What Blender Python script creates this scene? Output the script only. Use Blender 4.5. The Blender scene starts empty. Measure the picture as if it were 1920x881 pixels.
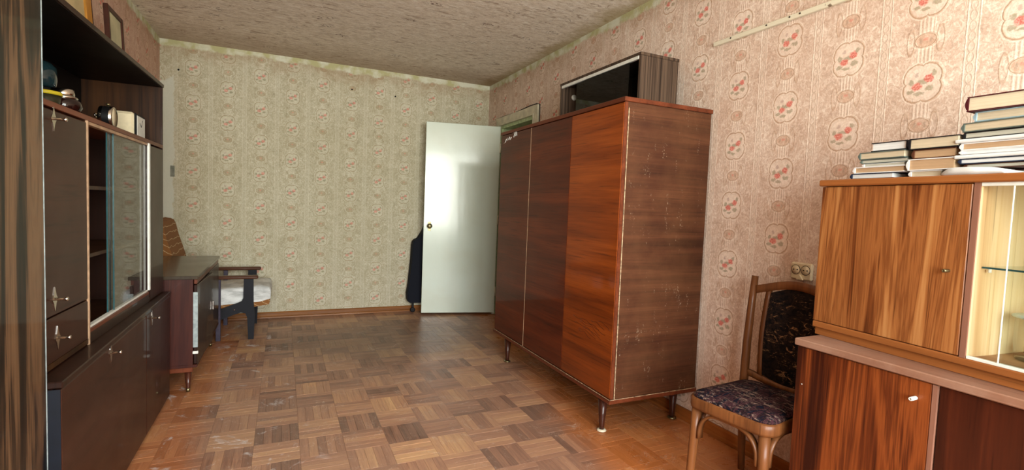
import bpy, bmesh, math, random
from mathutils import Vector, Matrix
random.seed(7)
scene = bpy.context.scene
COL = scene.collection
R = math.radians

# ------------------------------------------------------------------ camera
def look_matrix(yaw, pitch, roll):
    fw = Vector((math.sin(yaw)*math.cos(pitch), math.cos(yaw)*math.cos(pitch), math.sin(pitch)))
    r0 = Vector((math.cos(yaw), -math.sin(yaw), 0)); u0 = r0.cross(fw)
    r = r0*math.cos(roll) + u0*math.sin(roll); u = -r0*math.sin(roll) + u0*math.cos(roll)
    return r, u, fw
CAM = Vector((0, 0, 1.17)); F_PX = 936.17
cr, cu, cf = look_matrix(R(24.7312), R(-3.2739), R(2.2632))
cam_d = bpy.data.cameras.new('camera'); cam = bpy.data.objects.new('camera', cam_d); COL.objects.link(cam)
cam_d.sensor_fit = 'HORIZONTAL'; cam_d.sensor_width = 36; cam_d.lens = F_PX/1920*36; cam_d.clip_start = 0.02
m = Matrix((cr, cu, -cf)).transposed().to_4x4(); m.translation = CAM; cam.matrix_world = m
scene.camera = cam

# ------------------------------------------------------------------ colour + node helpers
def lin(c):
    out = []
    for v in c:
        v = v/255.0
        out.append(v/12.92 if v <= 0.04045 else ((v+0.055)/1.055)**2.4)
    return (out[0], out[1], out[2], 1.0)

class X:
    """a float socket with arithmetic, to write patterns as formulas"""
    def __init__(s, nt, sock): s.nt, s.s = nt, sock
    def _m(s, op, *others, clamp=False):
        n = s.nt.nodes.new('ShaderNodeMath'); n.operation = op; n.use_clamp = clamp
        s.nt.links.new(s.s, n.inputs[0])
        for i, o in enumerate(others):
            if isinstance(o, X): s.nt.links.new(o.s, n.inputs[i+1])
            else: n.inputs[i+1].default_value = float(o)
        return X(s.nt, n.outputs[0])
    def __add__(s, o): return s._m('ADD', o)
    def __radd__(s, o): return s._m('ADD', o)
    def __sub__(s, o): return s._m('SUBTRACT', o)
    def __rsub__(s, o): return s._m('MULTIPLY', -1)._m('ADD', o)
    def __mul__(s, o): return s._m('MULTIPLY', o)
    def __rmul__(s, o): return s._m('MULTIPLY', o)
    def __truediv__(s, o): return s._m('DIVIDE', o)
    def abs(s): return s._m('ABSOLUTE')
    def floor(s): return s._m('FLOOR')
    def fract(s): return s._m('FRACT')
    def sin(s): return s._m('SINE')
    def sqrt(s): return s._m('SQRT')
    def pow(s, o): return s._m('POWER', o)
    def lt(s, o): return s._m('LESS_THAN', o)
    def gt(s, o): return s._m('GREATER_THAN', o)
    def max(s, o): return s._m('MAXIMUM', o)
    def min(s, o): return s._m('MINIMUM', o)
    def mod(s, o): return s._m('FLOORED_MODULO', o)
    def clamp(s): return s._m('ADD', 0.0, clamp=True)
    def atan2(s, o): return s._m('ARCTAN2', o)
    def below(s, edge, soft):        # 1 below edge, 0 above edge+soft
        n = s.nt.nodes.new('ShaderNodeMapRange'); n.interpolation_type = 'SMOOTHSTEP'
        s.nt.links.new(s.s, n.inputs[0])
        if isinstance(edge, X):
            d = (s-edge); s.nt.links.new(d.s, n.inputs[0]); edge = 0.0
        n.inputs[1].default_value = edge-soft; n.inputs[2].default_value = edge+soft
        n.inputs[3].default_value = 1; n.inputs[4].default_value = 0
        return X(s.nt, n.outputs[0])

class Mat:
    def __init__(s, name):
        s.m = bpy.data.materials.new(name); s.m.use_nodes = True
        s.nt = s.m.node_tree; s.bsdf = s.nt.nodes['Principled BSDF']; s._xyz = {}
    def n(s, t, **kw):
        k = s.nt.nodes.new(t)
        for a, b in kw.items(): setattr(k, a, b)
        return k
    def link(s, a, b): s.nt.links.new(a.s if isinstance(a, X) else a, b)
    def coord(s, kind='Object'):
        if kind not in s._xyz:
            if kind == 'World': o = s.n('ShaderNodeNewGeometry').outputs['Position']
            else: o = s.n('ShaderNodeTexCoord').outputs[kind]
            q = s.n('ShaderNodeSeparateXYZ'); s.link(o, q.inputs[0])
            s._xyz[kind] = (o, X(s.nt, q.outputs[0]), X(s.nt, q.outputs[1]), X(s.nt, q.outputs[2]))
        return s._xyz[kind]
    def vec(s, a, b, c):
        k = s.n('ShaderNodeCombineXYZ')
        for i, v in enumerate((a, b, c)):
            if isinstance(v, X): s.link(v, k.inputs[i])
            else: k.inputs[i].default_value = v
        return k.outputs[0]
    def noise(s, vec=None, scale=5, detail=3, rough=.55, dist=0.0, col=False, off=(0, 0, 0), mul=(1, 1, 1), kind='Object'):
        if vec is None: vec = s.coord(kind)[0]
        mp = s.n('ShaderNodeMapping'); s.link(vec, mp.inputs[0]); mp.inputs[1].default_value = off; mp.inputs[3].default_value = mul
        k = s.n('ShaderNodeTexNoise'); s.link(mp.outputs[0], k.inputs['Vector'])
        k.inputs['Scale'].default_value = scale; k.inputs['Detail'].default_value = detail
        k.inputs['Roughness'].default_value = rough; k.inputs['Distortion'].default_value = dist
        return k.outputs['Color'] if col else X(s.nt, k.outputs['Fac'])
    def voro(s, vec=None, scale=5, feature='F1', off=(0, 0, 0), mul=(1, 1, 1), kind='Object', rnd=1):
        if vec is None: vec = s.coord(kind)[0]
        mp = s.n('ShaderNodeMapping'); s.link(vec, mp.inputs[0]); mp.inputs[1].default_value = off; mp.inputs[3].default_value = mul
        k = s.n('ShaderNodeTexVoronoi', feature=feature); s.link(mp.outputs[0], k.inputs['Vector'])
        k.inputs['Scale'].default_value = scale; k.inputs['Randomness'].default_value = rnd
        return X(s.nt, k.outputs['Distance'])
    def white(s, vec):
        k = s.n('ShaderNodeTexWhiteNoise', noise_dimensions='3D'); s.link(vec, k.inputs['Vector'])
        return X(s.nt, k.outputs['Value'])
    def ramp(s, fac, stops, interp='LINEAR'):
        k = s.n('ShaderNodeValToRGB'); s.link(fac, k.inputs[0]); k.color_ramp.interpolation = interp
        e = k.color_ramp.elements
        while len(e) < len(stops): e.new(0.5)
        for i, (p, c) in enumerate(stops): e[i].position = p; e[i].color = lin(c)
        return k.outputs[0]
    def mix(s, fac, a, b, mode='MIX'):
        k = s.n('ShaderNodeMix', data_type='RGBA', blend_type=mode)
        if isinstance(fac, X): s.link(fac, k.inputs[0])
        else: k.inputs[0].default_value = fac
        for v, i in ((a, 6), (b, 7)):
            if isinstance(v, tuple): k.inputs[i].default_value = lin(v)
            else: s.link(v, k.inputs[i])
        return k.outputs[2]
    def base(s, c):
        if isinstance(c, tuple): s.bsdf.inputs['Base Color'].default_value = lin(c)
        else: s.link(c, s.bsdf.inputs['Base Color'])
    def set(s, **kw):
        names = dict(rough='Roughness', metal='Metallic', coat='Coat Weight', coat_rough='Coat Roughness', spec='Specular IOR Level', sheen='Sheen Weight', sub='Subsurface Weight')
        for k, v in kw.items():
            i = s.bsdf.inputs[names[k]]
            if isinstance(v, X): s.link(v.clamp(), i)
            else: i.default_value = v
    def bump(s, h, strength=.3, dist=.002):
        k = s.n('ShaderNodeBump'); s.link(h, k.inputs['Height'])
        k.inputs['Strength'].default_value = strength; k.inputs['Distance'].default_value = dist
        s.link(k.outputs[0], s.bsdf.inputs['Normal']); return k.outputs[0]

# ------------------------------------------------------------------ world, window light with added fill, exposure
SKY = 5.2
w = bpy.data.worlds.new('overcast_sky'); scene.world = w; w.use_nodes = True
nt = w.node_tree; bg = nt.nodes['Background']
tc = nt.nodes.new('ShaderNodeTexCoord'); sp = nt.nodes.new('ShaderNodeSeparateXYZ'); nt.links.new(tc.outputs['Generated'], sp.inputs[0])
nz = nt.nodes.new('ShaderNodeTexNoise'); nt.links.new(tc.outputs['Generated'], nz.inputs['Vector']); nz.inputs['Scale'].default_value = 9; nz.inputs['Detail'].default_value = 5
hz = X(nt, sp.outputs[2]) + (X(nt, nz.outputs['Fac'])-0.5)*0.35
rp = nt.nodes.new('ShaderNodeValToRGB'); nt.links.new((hz*0.5+0.5).s, rp.inputs[0])
es = rp.color_ramp.elements; es[0].position = .40; es[0].color = (.52, .52, .42, 1)
es[1].position = .62; es[1].color = (.86, .93, 1.0, 1)
e = es.new(.53); e.color = (.30, .38, .24, 1)
e = es.new(.57); e.color = (.70, .82, .80, 1)
nt.links.new(rp.outputs[0], bg.inputs['Color']); bg.inputs['Strength'].default_value = SKY

WX0, WX1, WZ0, WZ1, WY = -0.80, 1.95, 0.55, 2.36, -1.30      # unseen window behind the photographer, size and distance set to spread the daylight
pl = bpy.data.lights.new('window_portal', 'AREA'); pl.shape = 'RECTANGLE'; pl.size = WX1-WX0; pl.size_y = WZ1-WZ0
pl.cycles.is_portal = True
po = bpy.data.objects.new('window_portal', pl); COL.objects.link(po)
po.location = ((WX0+WX1)/2, WY-0.02, (WZ0+WZ1)/2); po.rotation_euler = (R(90), 0, 0)
dl = bpy.data.lights.new('window_added_fill', 'AREA'); dl.shape = 'RECTANGLE'; dl.size = WX1-WX0-.1; dl.size_y = WZ1-WZ0-.1
dl.energy = 68; dl.color = (1.0, 1.0, .965); dl.spread = R(125)  # added area lamp outside the window, narrowed to throw light onto the back wall
do = bpy.data.objects.new('window_added_fill', dl); COL.objects.link(do)
do.location = ((WX0+WX1)/2, WY-.15, (WZ0+WZ1)/2); do.rotation_euler = (R(90), 0, 0)

vs = scene.view_settings
scene.display_settings.display_device = 'sRGB'
vs.view_transform = 'Standard'; vs.look = 'None'; vs.gamma = 1; vs.use_curve_mapping = False
vs.exposure = 0.95
cy = scene.cycles
cy.use_denoising = True; cy.max_bounces = 10; cy.diffuse_bounces = 5; cy.glossy_bounces = 5
cy.transparent_max_bounces = 12; cy.transmission_bounces = 6; cy.sample_clamp_indirect = 6.0
cy.caustics_reflective = False; cy.caustics_refractive = False

# ------------------------------------------------------------------ mesh helpers
def bm_box(bm, x0, x1, y0, y1, z0, z1, bev=0.0, seg=1, mat=None):
    r = bmesh.ops.create_cube(bm, size=1.0); vs_ = r['verts']
    for v in vs_:
        v.co = Vector((x0+(v.co.x+.5)*(x1-x0), y0+(v.co.y+.5)*(y1-y0), z0+(v.co.z+.5)*(z1-z0)))
    if bev > 0:
        ed = list({e for v in vs_ for e in v.link_edges})
        b = min(bev, .45*min(abs(x1-x0), abs(y1-y0), abs(z1-z0)))
        o = bmesh.ops.bevel(bm, geom=ed, offset=b, segments=seg, affect='EDGES', profile=.5)
        vs_ = o['verts']
    if mat is not None: bmesh.ops.transform(bm, matrix=mat, verts=list({v for v in vs_}))
    return vs_
def ring_skin(bm, rings, closed=True, cap=True):
    n = len(rings[0]); V = [[bm.verts.new(p) for p in rg] for rg in rings]
    for a, b in zip(V[:-1], V[1:]):
        for i in range(n if closed else n-1):
            j = (i+1) % n
            f = bm.faces.new((a[i], a[j], b[j], b[i])); f.smooth = True
    if cap and closed:
        bm.faces.new(list(reversed(V[0]))); bm.faces.new(V[-1])
def bm_lathe(bm, prof, seg=24, cap=True, mat=None):
    rings = [[Vector((max(r, 1e-5)*math.cos(2*math.pi*i/seg), max(r, 1e-5)*math.sin(2*math.pi*i/seg), z)) for i in range(seg)] for r, z in prof]
    if mat is not None: rings = [[mat @ p for p in rg] for rg in rings]
    ring_skin(bm, rings, cap=cap)
def bm_sweep(bm, pts, section, up=Vector((0, 0, 1)), scales=None):
    """section: list of (a,b) offsets along side and up directions"""
    pts = [Vector(p) for p in pts]; rings = []
    for i, p in enumerate(pts):
        t = (pts[min(i+1, len(pts)-1)]-pts[max(i-1, 0)]).normalized()
        side = t.cross(up)
        if side.length < 1e-4: side = t.cross(Vector((1, 0, 0)))
        side.normalize(); u2 = side.cross(t).normalized(); k = scales[i] if scales else 1
        rings.append([p+side*a*k+u2*b*k for a, b in section])
    ring_skin(bm, rings)
def circ(r, n=12): return [(r*math.cos(2*math.pi*i/n), r*math.sin(2*math.pi*i/n)) for i in range(n)]
def rect(a, b): return [(-a/2, -b/2), (a/2, -b/2), (a/2, b/2), (-a/2, b/2)]
def bm_prism(bm, poly, axis, lo, hi):
    """extrude a 2-d outline along an axis; poly in the two remaining axes (in xyz order)"""
    def P(a, b, c):
        return Vector((c, a, b)) if axis == 'x' else Vector((a, c, b)) if axis == 'y' else Vector((a, b, c))
    A = [bm.verts.new(P(a, b, lo)) for a, b in poly]; B_ = [bm.verts.new(P(a, b, hi)) for a, b in poly]
    n = len(poly)
    for i in range(n): bm.faces.new((A[i], A[(i+1) % n], B_[(i+1) % n], B_[i]))
    bm.faces.new(list(reversed(A))); bm.faces.new(B_)
def link(name, bm, mat, parent=None, smooth=False, loc=None):
    bmesh.ops.recalc_face_normals(bm, faces=bm.faces)
    me = bpy.data.meshes.new(name); bm.to_mesh(me); bm.free()
    o = bpy.data.objects.new(name, me); COL.objects.link(o)
    for q in (mat if isinstance(mat, (list, tuple)) else [mat]): me.materials.append(q.m)
    if smooth:
        for p in me.polygons: p.use_smooth = True
    if parent is not None: o.parent = parent
    if loc is not None: o.location = loc
    return o
def box(name, mat, parent, x0, x1, y0, y1, z0, z1, bev=.0015, rot=None):
    bm = bmesh.new(); bm_box(bm, x0, x1, y0, y1, z0, z1, bev, mat=rot); return link(name, bm, mat, parent)
def tag(o, label=None, cat=None, group=None, kind=None):
    if label: o['label'] = label
    if cat: o['category'] = cat
    if group: o['group'] = group
    if kind: o['kind'] = kind
    return o
def empty(name, loc, rz=0.0, label=None, cat=None, group=None):
    o = bpy.data.objects.new(name, None); COL.objects.link(o); o.empty_display_size = .1
    o.location = loc; o.rotation_euler = (0, 0, rz); return tag(o, label, cat, group)

# ------------------------------------------------------------------ materials
def plain(name, c, rough=.5, metal=0.0, coat=0.0, vary=.08, bump=0.0, scale=30):
    M_ = Mat(name)
    d = tuple(max(0, v*(1-vary*2)) for v in c); l = tuple(min(255, v*(1+vary)) for v in c)
    n = M_.noise(scale=scale, detail=4)
    M_.base(M_.ramp(n, [(.3, d), (.7, l)])); M_.set(rough=rough, metal=metal, coat=coat, spec=.25)
    if bump: M_.bump(n, bump)
    return M_
GL = .38
def wood(name, cols, grain='Z', band=7, stretch=.05, fine=90, rough=.4, coat=0.0, coat_rough=.06, dist=.6, bump=.05, off=0.0, fine_amt=.25, dust=0.0, dustcol=(150, 135, 120), scratches=0.0, waves=0.0):
    M_ = Mat(name)
    i = 'XYZ'.index(grain); mul = [1.0, 1.0, 1.0]; mul[i] = stretch
    a = M_.noise(scale=band, detail=4, rough=.55, dist=dist, mul=tuple(mul), off=(off, off*1.7, off*.6))
    mul2 = [1.0, 1.0, 1.0]; mul2[i] = stretch*.45
    b = M_.noise(scale=fine, detail=3, rough=.6, mul=tuple(mul2), off=(off, 0, 0))
    f = a*(1-fine_amt)+b*fine_amt
    c = M_.ramp(f, cols)
    streak = b.below(.36, .05)
    c = M_.mix(streak*.35, c, tuple(v*.45 for v in cols[0][1]))
    if dust:
        dn = M_.noise(scale=3.2, detail=6, rough=.7)
        c = M_.mix((1-dn.below(.50, .18))*dust, c, dustcol)
        M_.set(rough=(dn*.35+(rough-.12)))
    else:
        sm = M_.noise(scale=4, detail=3)
        M_.set(rough=(sm*.2+(rough-.1)))
    if scratches:
        s1 = M_.noise(scale=14, detail=5, rough=.8, mul=(1, 1, .35))
        s2 = M_.noise(scale=140, detail=2, rough=.7)
        k = (1-s1.below(.60, .03))*(1-s2.below(.60, .05))
        c = M_.mix(k*scratches, c, (196, 176, 150))
    M_.base(c); M_.set(coat=coat*GL, coat_rough=coat_rough, spec=.17)
    if bump: M_.bump(b, bump, .001)
    return M_
def glass(name, tint=(225, 240, 235), refl=.10):
    M_ = Mat(name); nt_ = M_.nt
    tr = M_.n('ShaderNodeBsdfTransparent'); tr.inputs[0].default_value = lin(tint)
    gl = M_.n('ShaderNodeBsdfGlossy'); gl.inputs['Roughness'].default_value = .02
    lw = M_.n('ShaderNodeFresnel'); lw.inputs['IOR'].default_value = 1.5
    gb = M_.n('ShaderNodeNewGeometry'); k = X(nt_, lw.outputs[0])*(1-X(nt_, gb.outputs['Backfacing']))
    mx = M_.n('ShaderNodeMixShader'); M_.link(k, mx.inputs[0]); M_.link(tr.outputs[0], mx.inputs[1]); M_.link(gl.outputs[0], mx.inputs[2])
    out = nt_.nodes['Material Output']; M_.link(mx.outputs[0], out.inputs['Surface']); nt_.nodes.remove(M_.bsdf)
    return M_

def wallpaper(name, axis, flip, u0, v0, ground, pale, tint_stain, plaster_left=None, vivid=1.0):
    """rose medallion columns on an embossed ground; u runs along the wall"""
    M_ = Mat(name); _, x, y, z = M_.coord('World')
    P, V = .272, .3035
    u = ((x if axis == 'x' else y)-u0)
    cidx = (u/P+.5).floor(); a = ((u/P+.5).fract()-.5)*P
    if flip: a = a*-1
    odd = cidx.mod(2.0)
    vv = (z-v0)/V+odd*.5
    b = ((vv+.5).fract()-.5)*V               # medallion centre at b = 0, oval at +-V/2
    bo = (vv.fract()-.5)*V
    wob = M_.noise(kind='World', scale=60, detail=2)
    fl = M_.noise(kind='World', scale=42, detail=6, rough=.72, dist=1.6)
    # quatrefoil
    rad = ((a*a/(.062*.062))+(b*b/(.072*.072))).sqrt()
    th = b.atan2(a); lobe = ((th*2).sin().abs()).pow(.6)*.22+.84+(wob-.5)*.08
    rr = rad/lobe
    ring = (rr-1.0).abs().below(.022, .045)*(.45+fl*1.1); ring_in = (rr-.84).abs().below(.015, .03)
    halo = (rr-1.10).abs().below(.03, .04)
    inside = rr.below(.93, .05)
    # small oval
    ro = ((a*a/(.033*.033))+(bo*bo/(.024*.024))).sqrt()
    oring = (ro-1.0).abs().below(.04, .08)*(.5+fl); oin = ro.below(.9, .08); ohalo = (ro-1.3).abs().below(.07, .05)
    # ribbed links between ovals and medallions
    link_ = a.abs().below(.026, .002)*(1-rr.below(1.1, .03))*(1-ro.below(1.15, .03))
    ribs = ((a*520).sin()*.5+.5)*link_
    # scroll brackets beside the ovals
    br = (((a.abs()-.046)*(a.abs()-.046)/(.012*.012))+(bo*bo/(.045*.045))).sqrt()
    brr = (br-1.0).abs().below(.15, .1)*(1-rr.below(1.12, .03))*(1-ro.below(1.1, .05))
    # chain band half-way between columns
    e_ = (a.abs()-P/2).abs()
    band_line = (e_-.017+(wob-.5)*.006).abs().below(.0018, .0015)
    band_in = e_.below(.015, .002)
    chain = (((z*2/.07).fract()-.5)*.07*.5)
    ch = (((e_*e_)/(.009*.009))+(chain*chain/(.016*.016))).sqrt()
    chr_ = (ch-1.0).abs().below(.18, .1)
    # ground: mottled flakes
    fl2 = M_.noise(kind='World', scale=15, detail=4, rough=.6, dist=.8, off=(2, 7, 1))
    soft = M_.noise(kind='World', scale=1.6, detail=4); white_ = tuple(min(255, v*1.03) for v in pale)
    c = M_.ramp(fl*.7+fl2*.3, [(.36, tuple(v*.90 for v in ground)), (.47, ground), (.55, tuple(v*.55+u_*.45 for v, u_ in zip(ground, pale))), (.62, white_)])
    fk = M_.noise(kind='World', scale=64, detail=3, rough=.6, dist=2.2, mul=(1, 1, .6), off=(4, 1, 6))
    c = M_.mix((1-fk.below(.57, .03))*.50, c, white_); c = M_.mix(fk.below(.40, .03)*.22, c, tuple(v*.82 for v in ground))
    c = M_.mix(band_in*.35, c, pale)
    line = tuple(v*.80 for v in ground); tan = (ground[0]*.80, ground[1]*.72, ground[2]*.58)
    white = tuple(min(255, v*1.06) for v in pale)
    c = M_.mix(inside*.42, c, white)
    c = M_.mix(oin*.4, c, (ground[0]*.98, ground[1]*.88, ground[2]*.80))
    c = M_.mix(ribs*.45, c, white)
    for k, col, s_ in ((halo, white, .5), (ohalo, white, .5), ((band_line*(.3+fl)), white, .62), (brr, tan, .28), ((chr_*fl), tan, .40), (ring, tan, .85), (ring_in, line, .25), (oring, tan, .75)):
        c = M_.mix(k*s_, c, col)
    # roses, leaves, buds
    wa = a+(M_.noise(kind='World', scale=95, detail=2)-.5)*.018; wb = b+(M_.noise(kind='World', scale=95, detail=2, off=(5, 3, 1))-.5)*.018
    def blob(cx_, cz_, r1, r2, soft_=.25):
        p = wa-cx_; q = wb-cz_
        return ((p*p/(r1*r1))+(q*q/(r2*r2))).sqrt().below(1-soft_/2, soft_)
    petals = M_.noise(kind='World', scale=170, detail=3)
    red = M_.ramp(petals, [(.38, (186, 80, 72)), (.52, (216, 112, 102)), (.66, (236, 168, 156))])
    green = M_.ramp(petals, [(.4, (96, 98, 70)), (.65, (150, 146, 112))])
    for q in ((.024, -.022, .016, .011), (-.036, -.028, .014, .008), (.002, .004, .026, .009), (.034, .030, .009, .012), (-.010, -.038, .018, .007), (-.036, .006, .010, .012)):
        c = M_.mix(blob(*q)*(petals*1.6)*.75, c, green)
    for q in ((.020, .013, .0165, .0155), (-.017, -.011, .019, .015)):
        c = M_.mix(blob(*q)*(.9*vivid), c, red)
    c = M_.mix(blob(-.020, .030, .008, .009)*.5, c, (158, 128, 126))
    p = wa; q = (bo+(petals-.5)*.01)
    c = M_.mix(((p*p/(.009*.009))+((q-.004)*(q-.004)/(.006*.006))).sqrt().below(.9, .3)*.55, c, (214, 132, 118))
    c = M_.mix((p.abs()-.016).abs().below(.004, .004)*q.abs().below(.010, .005)*.45, c, (140, 128, 112))
    # large soft stains, browner high up in the corners
    c = M_.mix((1-soft.below(.52, .14))*.16, c, tint_stain)
    ed = M_.noise(kind='World', scale=5, detail=6, rough=.7)
    top = 1-(z+(ed-.5)*.16).below(2.455, .012)
    stain = 1-(z+(ed-.5)*.55).below(2.40, .10)
    c = M_.mix(stain*.45, c, (150, 118, 84))
    topcol = M_.ramp(M_.noise(kind='World', scale=9, detail=5), [(.4, (176, 172, 128)), (.6, (206, 206, 186))])
    c = M_.mix(top, c, topcol)
    if plaster_left is not None:                       # torn strip with bare plaster in the corner
        lf = ((x if axis == 'x' else y)+(ed-.5)*.10).below(plaster_left, .006)
        lf = lf*(z+(ed-.5)*.5).below(2.2, .02)
        c = M_.mix(lf*.85, c, (198, 200, 186))
    M_.base(c); M_.set(rough=.78, spec=.25)
    h = fk*.5+ring*.8+oring*.8+halo*.3+ribs*.6+band_line*.7+brr*.5+chr_*.4+fl*.9+petals*.3+soft*1.5
    M_.bump(h, .45, .0022)
    return M_

M = {}
M['paper_right'] = wallpaper('rose_wallpaper_pink', 'y', True, 1.06, 1.675, (204, 178, 160), (230, 216, 202), (172, 128, 98))
M['paper_back'] = wallpaper('rose_wallpaper_green_cast', 'x', False, -.740, 1.982, (176, 168, 142), (202, 198, 178), (156, 144, 108), plaster_left=-.885, vivid=.66)  # same paper as the right wall, green window cast put into its colour
M['paper_left'] = wallpaper('rose_wallpaper_warm_cast', 'y', False, 1.06, 1.675, (196, 158, 140), (212, 184, 164), (160, 108, 76))  # same paper again, warm bounce light tinted into the ground
# ceiling paper with squiggles
c_ = Mat('ceiling_paper'); f1 = c_.noise(kind='World', scale=16, detail=5, rough=.6, dist=.8, mul=(1, 2.6, 1)); f2 = c_.noise(kind='World', scale=5, detail=6, rough=.72, dist=2.4, mul=(.8, 2.6, 1), off=(3, 1, 0))
cc = c_.ramp(f1, [(.38, (214, 202, 184)), (.52, (230, 220, 204)), (.68, (240, 234, 222))])
cc = c_.mix(f2.below(.41, .02)*.6, cc, (146, 120, 98))
cl = c_.voro(kind='World', scale=3.6, mul=(1, 1.6, 1)); dt = c_.noise(kind='World', scale=55, detail=3, rough=.7)
cc = c_.mix(cl.below(.20, .03)*dt.below(.43, .03)*.9, cc, (84, 56, 46))
f3 = c_.noise(kind='World', scale=5.5, detail=5, rough=.7, dist=3.0, mul=(.8, 3.2, 1), off=(9, 4, 0))
cc = c_.mix(((f3-.5).abs().below(.010, .006))*.55, cc, (118, 88, 70))
_, cx_, cy_, cz_ = c_.coord('World'); ed_ = c_.noise(kind='World', scale=3, detail=6, rough=.7)
cc = c_.mix((1-(cx_+(ed_-.5)*.5).below(2.0, .10))*.7, cc, (158, 138, 92))
cc = c_.mix((1-(cy_+(ed_-.5)*.9).below(4.9, .30))*.4, cc, (140, 112, 84))
c_.base(cc); c_.set(rough=.85, spec=.2); c_.bump(f1, .5, .003); M['ceiling'] = c_

# parquet: tone per slat from its place in the grid
BX, BY, BP = .480, 2.763, .197
pq = Mat('worn_parquet'); _, px, py, pz = pq.coord('World')
gx = (px-BX)/BP; gy = (py-BY)/BP; ix = gx.floor(); iy = gy.floor()
par = (ix+iy).mod(2.0)
kx = (gx.fract()*5).floor(); ky = (gy.fract()*5).floor()
k_ = kx*(1-par)+ky*par+par*7
tone = pq.white(pq.vec(ix, iy, k_)); btone = pq.white(pq.vec(ix, iy, 91.0))
g = par; u_al = px*g+py*(1-g); u_ac = py*g+px*(1-g)
gn = pq.noise(pq.vec(u_al*2.2+tone*30, u_ac*34, tone*9), scale=2.2, detail=4, rough=.65, dist=.8)
gf = pq.noise(pq.vec(u_al*9+tone*50, u_ac*260, 0.0), scale=1, detail=3, rough=.6)
mixv = tone*.24+btone*.32+gn*.50-.05
pc = pq.ramp(mixv, [(.20, (92, 64, 52)), (.36, (132, 92, 72)), (.50, (168, 122, 94)), (.66, (194, 148, 108)), (.84, (222, 178, 124))])
pc = pq.mix(gf.below(.38, .08)*.35, pc, (80, 50, 34))
wear = pq.noise(kind='World', scale=1.3, detail=6, rough=.65); scuff = pq.noise(kind='World', scale=5, detail=6, rough=.75, dist=1.2)
pc = pq.mix((1-wear.below(.44, .12))*.42, pc, (150, 122, 104))
# traffic dirt towards the door
dd = (((px-.85)*(px-.85)/(1.0*1.0))+((py-4.3)*(py-4.3)/(.8*.8))).sqrt()
pc = pq.mix((dd+(wear-.5)*1.6).below(.75, .40)*.55, pc, (78, 66, 56))
# orange varnish below left cabinets and by the right wall, lit glow painted in
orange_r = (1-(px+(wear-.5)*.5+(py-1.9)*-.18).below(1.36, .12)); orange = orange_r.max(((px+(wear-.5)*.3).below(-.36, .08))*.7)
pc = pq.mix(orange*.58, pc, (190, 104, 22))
pc = pq.mix(((1-scuff.below(.62, .05))*px.below(.1, .35))*.75, pc, (208, 200, 196))
ln = pq.noise(kind='World', scale=3.4, detail=5, rough=.7, dist=1.6, off=(2, 2, 0)); pc = pq.mix(((ln-.5).abs().below(.004, .004))*scuff.below(.48, .08)*.5, pc, (206, 190, 172))
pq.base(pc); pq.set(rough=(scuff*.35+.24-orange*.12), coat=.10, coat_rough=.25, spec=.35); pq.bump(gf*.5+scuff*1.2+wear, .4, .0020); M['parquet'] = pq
M['gap'] = plain('dark_joint', (46, 32, 24), .9)
M['baseboard'] = wood('baseboard_wood', [(.3, (92, 54, 24)), (.6, (142, 90, 42)), (.8, (164, 108, 54))], 'X', 10, .05, 60, .45, .2)
M['baseboard_y'] = wood('baseboard_wood_side', [(.3, (100, 54, 24)), (.6, (150, 88, 40)), (.8, (172, 104, 50))], 'Y', 10, .05, 60, .45, .2)

LEFT = [(.25, (22, 11, 8)), (.5, (42, 22, 15)), (.75, (56, 31, 21))]
M['left_plain'] = wood('dark_gloss_veneer', LEFT, 'Z', 5, .08, 70, .42, .65, .035, bump=.0)
M['left_low'] = wood('brown_gloss_veneer', [(.25, (36, 17, 11)), (.5, (54, 28, 19)), (.75, (70, 38, 26))], 'Y', 4, .1, 60, .42, .5, .05, bump=.0)
M['left_stripe'] = wood('striped_ebony_veneer', [(.40, (12, 9, 8)), (.46, (44, 31, 21)), (.52, (98, 72, 50)), (.58, (112, 85, 60)), (.66, (56, 40, 28))], 'Z', 12, .09, 120, .36, .7, .05, dist=.7, bump=.0, fine_amt=.15, off=2.3)
M['left_inner'] = wood('inner_brown_veneer', [(.3, (26, 15, 8)), (.5, (54, 32, 16)), (.7, (80, 50, 26))], 'Z', 10, .05, 90, .45, .1, .1)
M['niche'] = wood('niche_shaded_veneer', [(.3, (9, 6, 5)), (.6, (20, 13, 9)), (.75, (36, 24, 15))], 'Z', 7, .06, 90, .5, .0)  # recess shade painted into the veneer of niche back and ceiling
M['left_red'] = wood('reddish_edge_veneer', [(.3, (84, 40, 24)), (.7, (116, 62, 40))], 'Y', 8, .05, 90, .4, .4)
M['tan_edge'] = plain('tan_plastic_edge', (168, 136, 108), .4)
M['navy_edge'] = plain('bare_dark_edge', (14, 18, 27), .5)
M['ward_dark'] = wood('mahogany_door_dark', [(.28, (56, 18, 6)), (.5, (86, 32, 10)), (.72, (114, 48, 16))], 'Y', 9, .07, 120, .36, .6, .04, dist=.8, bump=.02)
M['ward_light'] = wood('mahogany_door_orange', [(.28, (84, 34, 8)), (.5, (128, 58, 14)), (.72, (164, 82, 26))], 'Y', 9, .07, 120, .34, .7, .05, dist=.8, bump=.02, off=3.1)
M['ward_side'] = wood('scuffed_side_veneer', [(.28, (44, 22, 12)), (.5, (68, 37, 22)), (.72, (90, 54, 34))], 'X', 16, .05, 150, .5, .12, .2, dist=.5, bump=.12, dust=.22, dustcol=(124, 84, 52), scratches=.4)
M['ward_edge'] = wood('mahogany_edge', [(.3, (74, 34, 18)), (.6, (108, 54, 32)), (.8, (130, 74, 48))], 'Y', 12, .05, 90, .4, .3)
M['pale_edge'] = plain('chipped_pale_edge', (176, 152, 122), .6, vary=.25, scale=60)
M['lego'] = wood('turned_leg_wood', [(.3, (50, 24, 16)), (.7, (80, 42, 28))], 'Z', 20, .1, 90, .3, .6)
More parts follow.
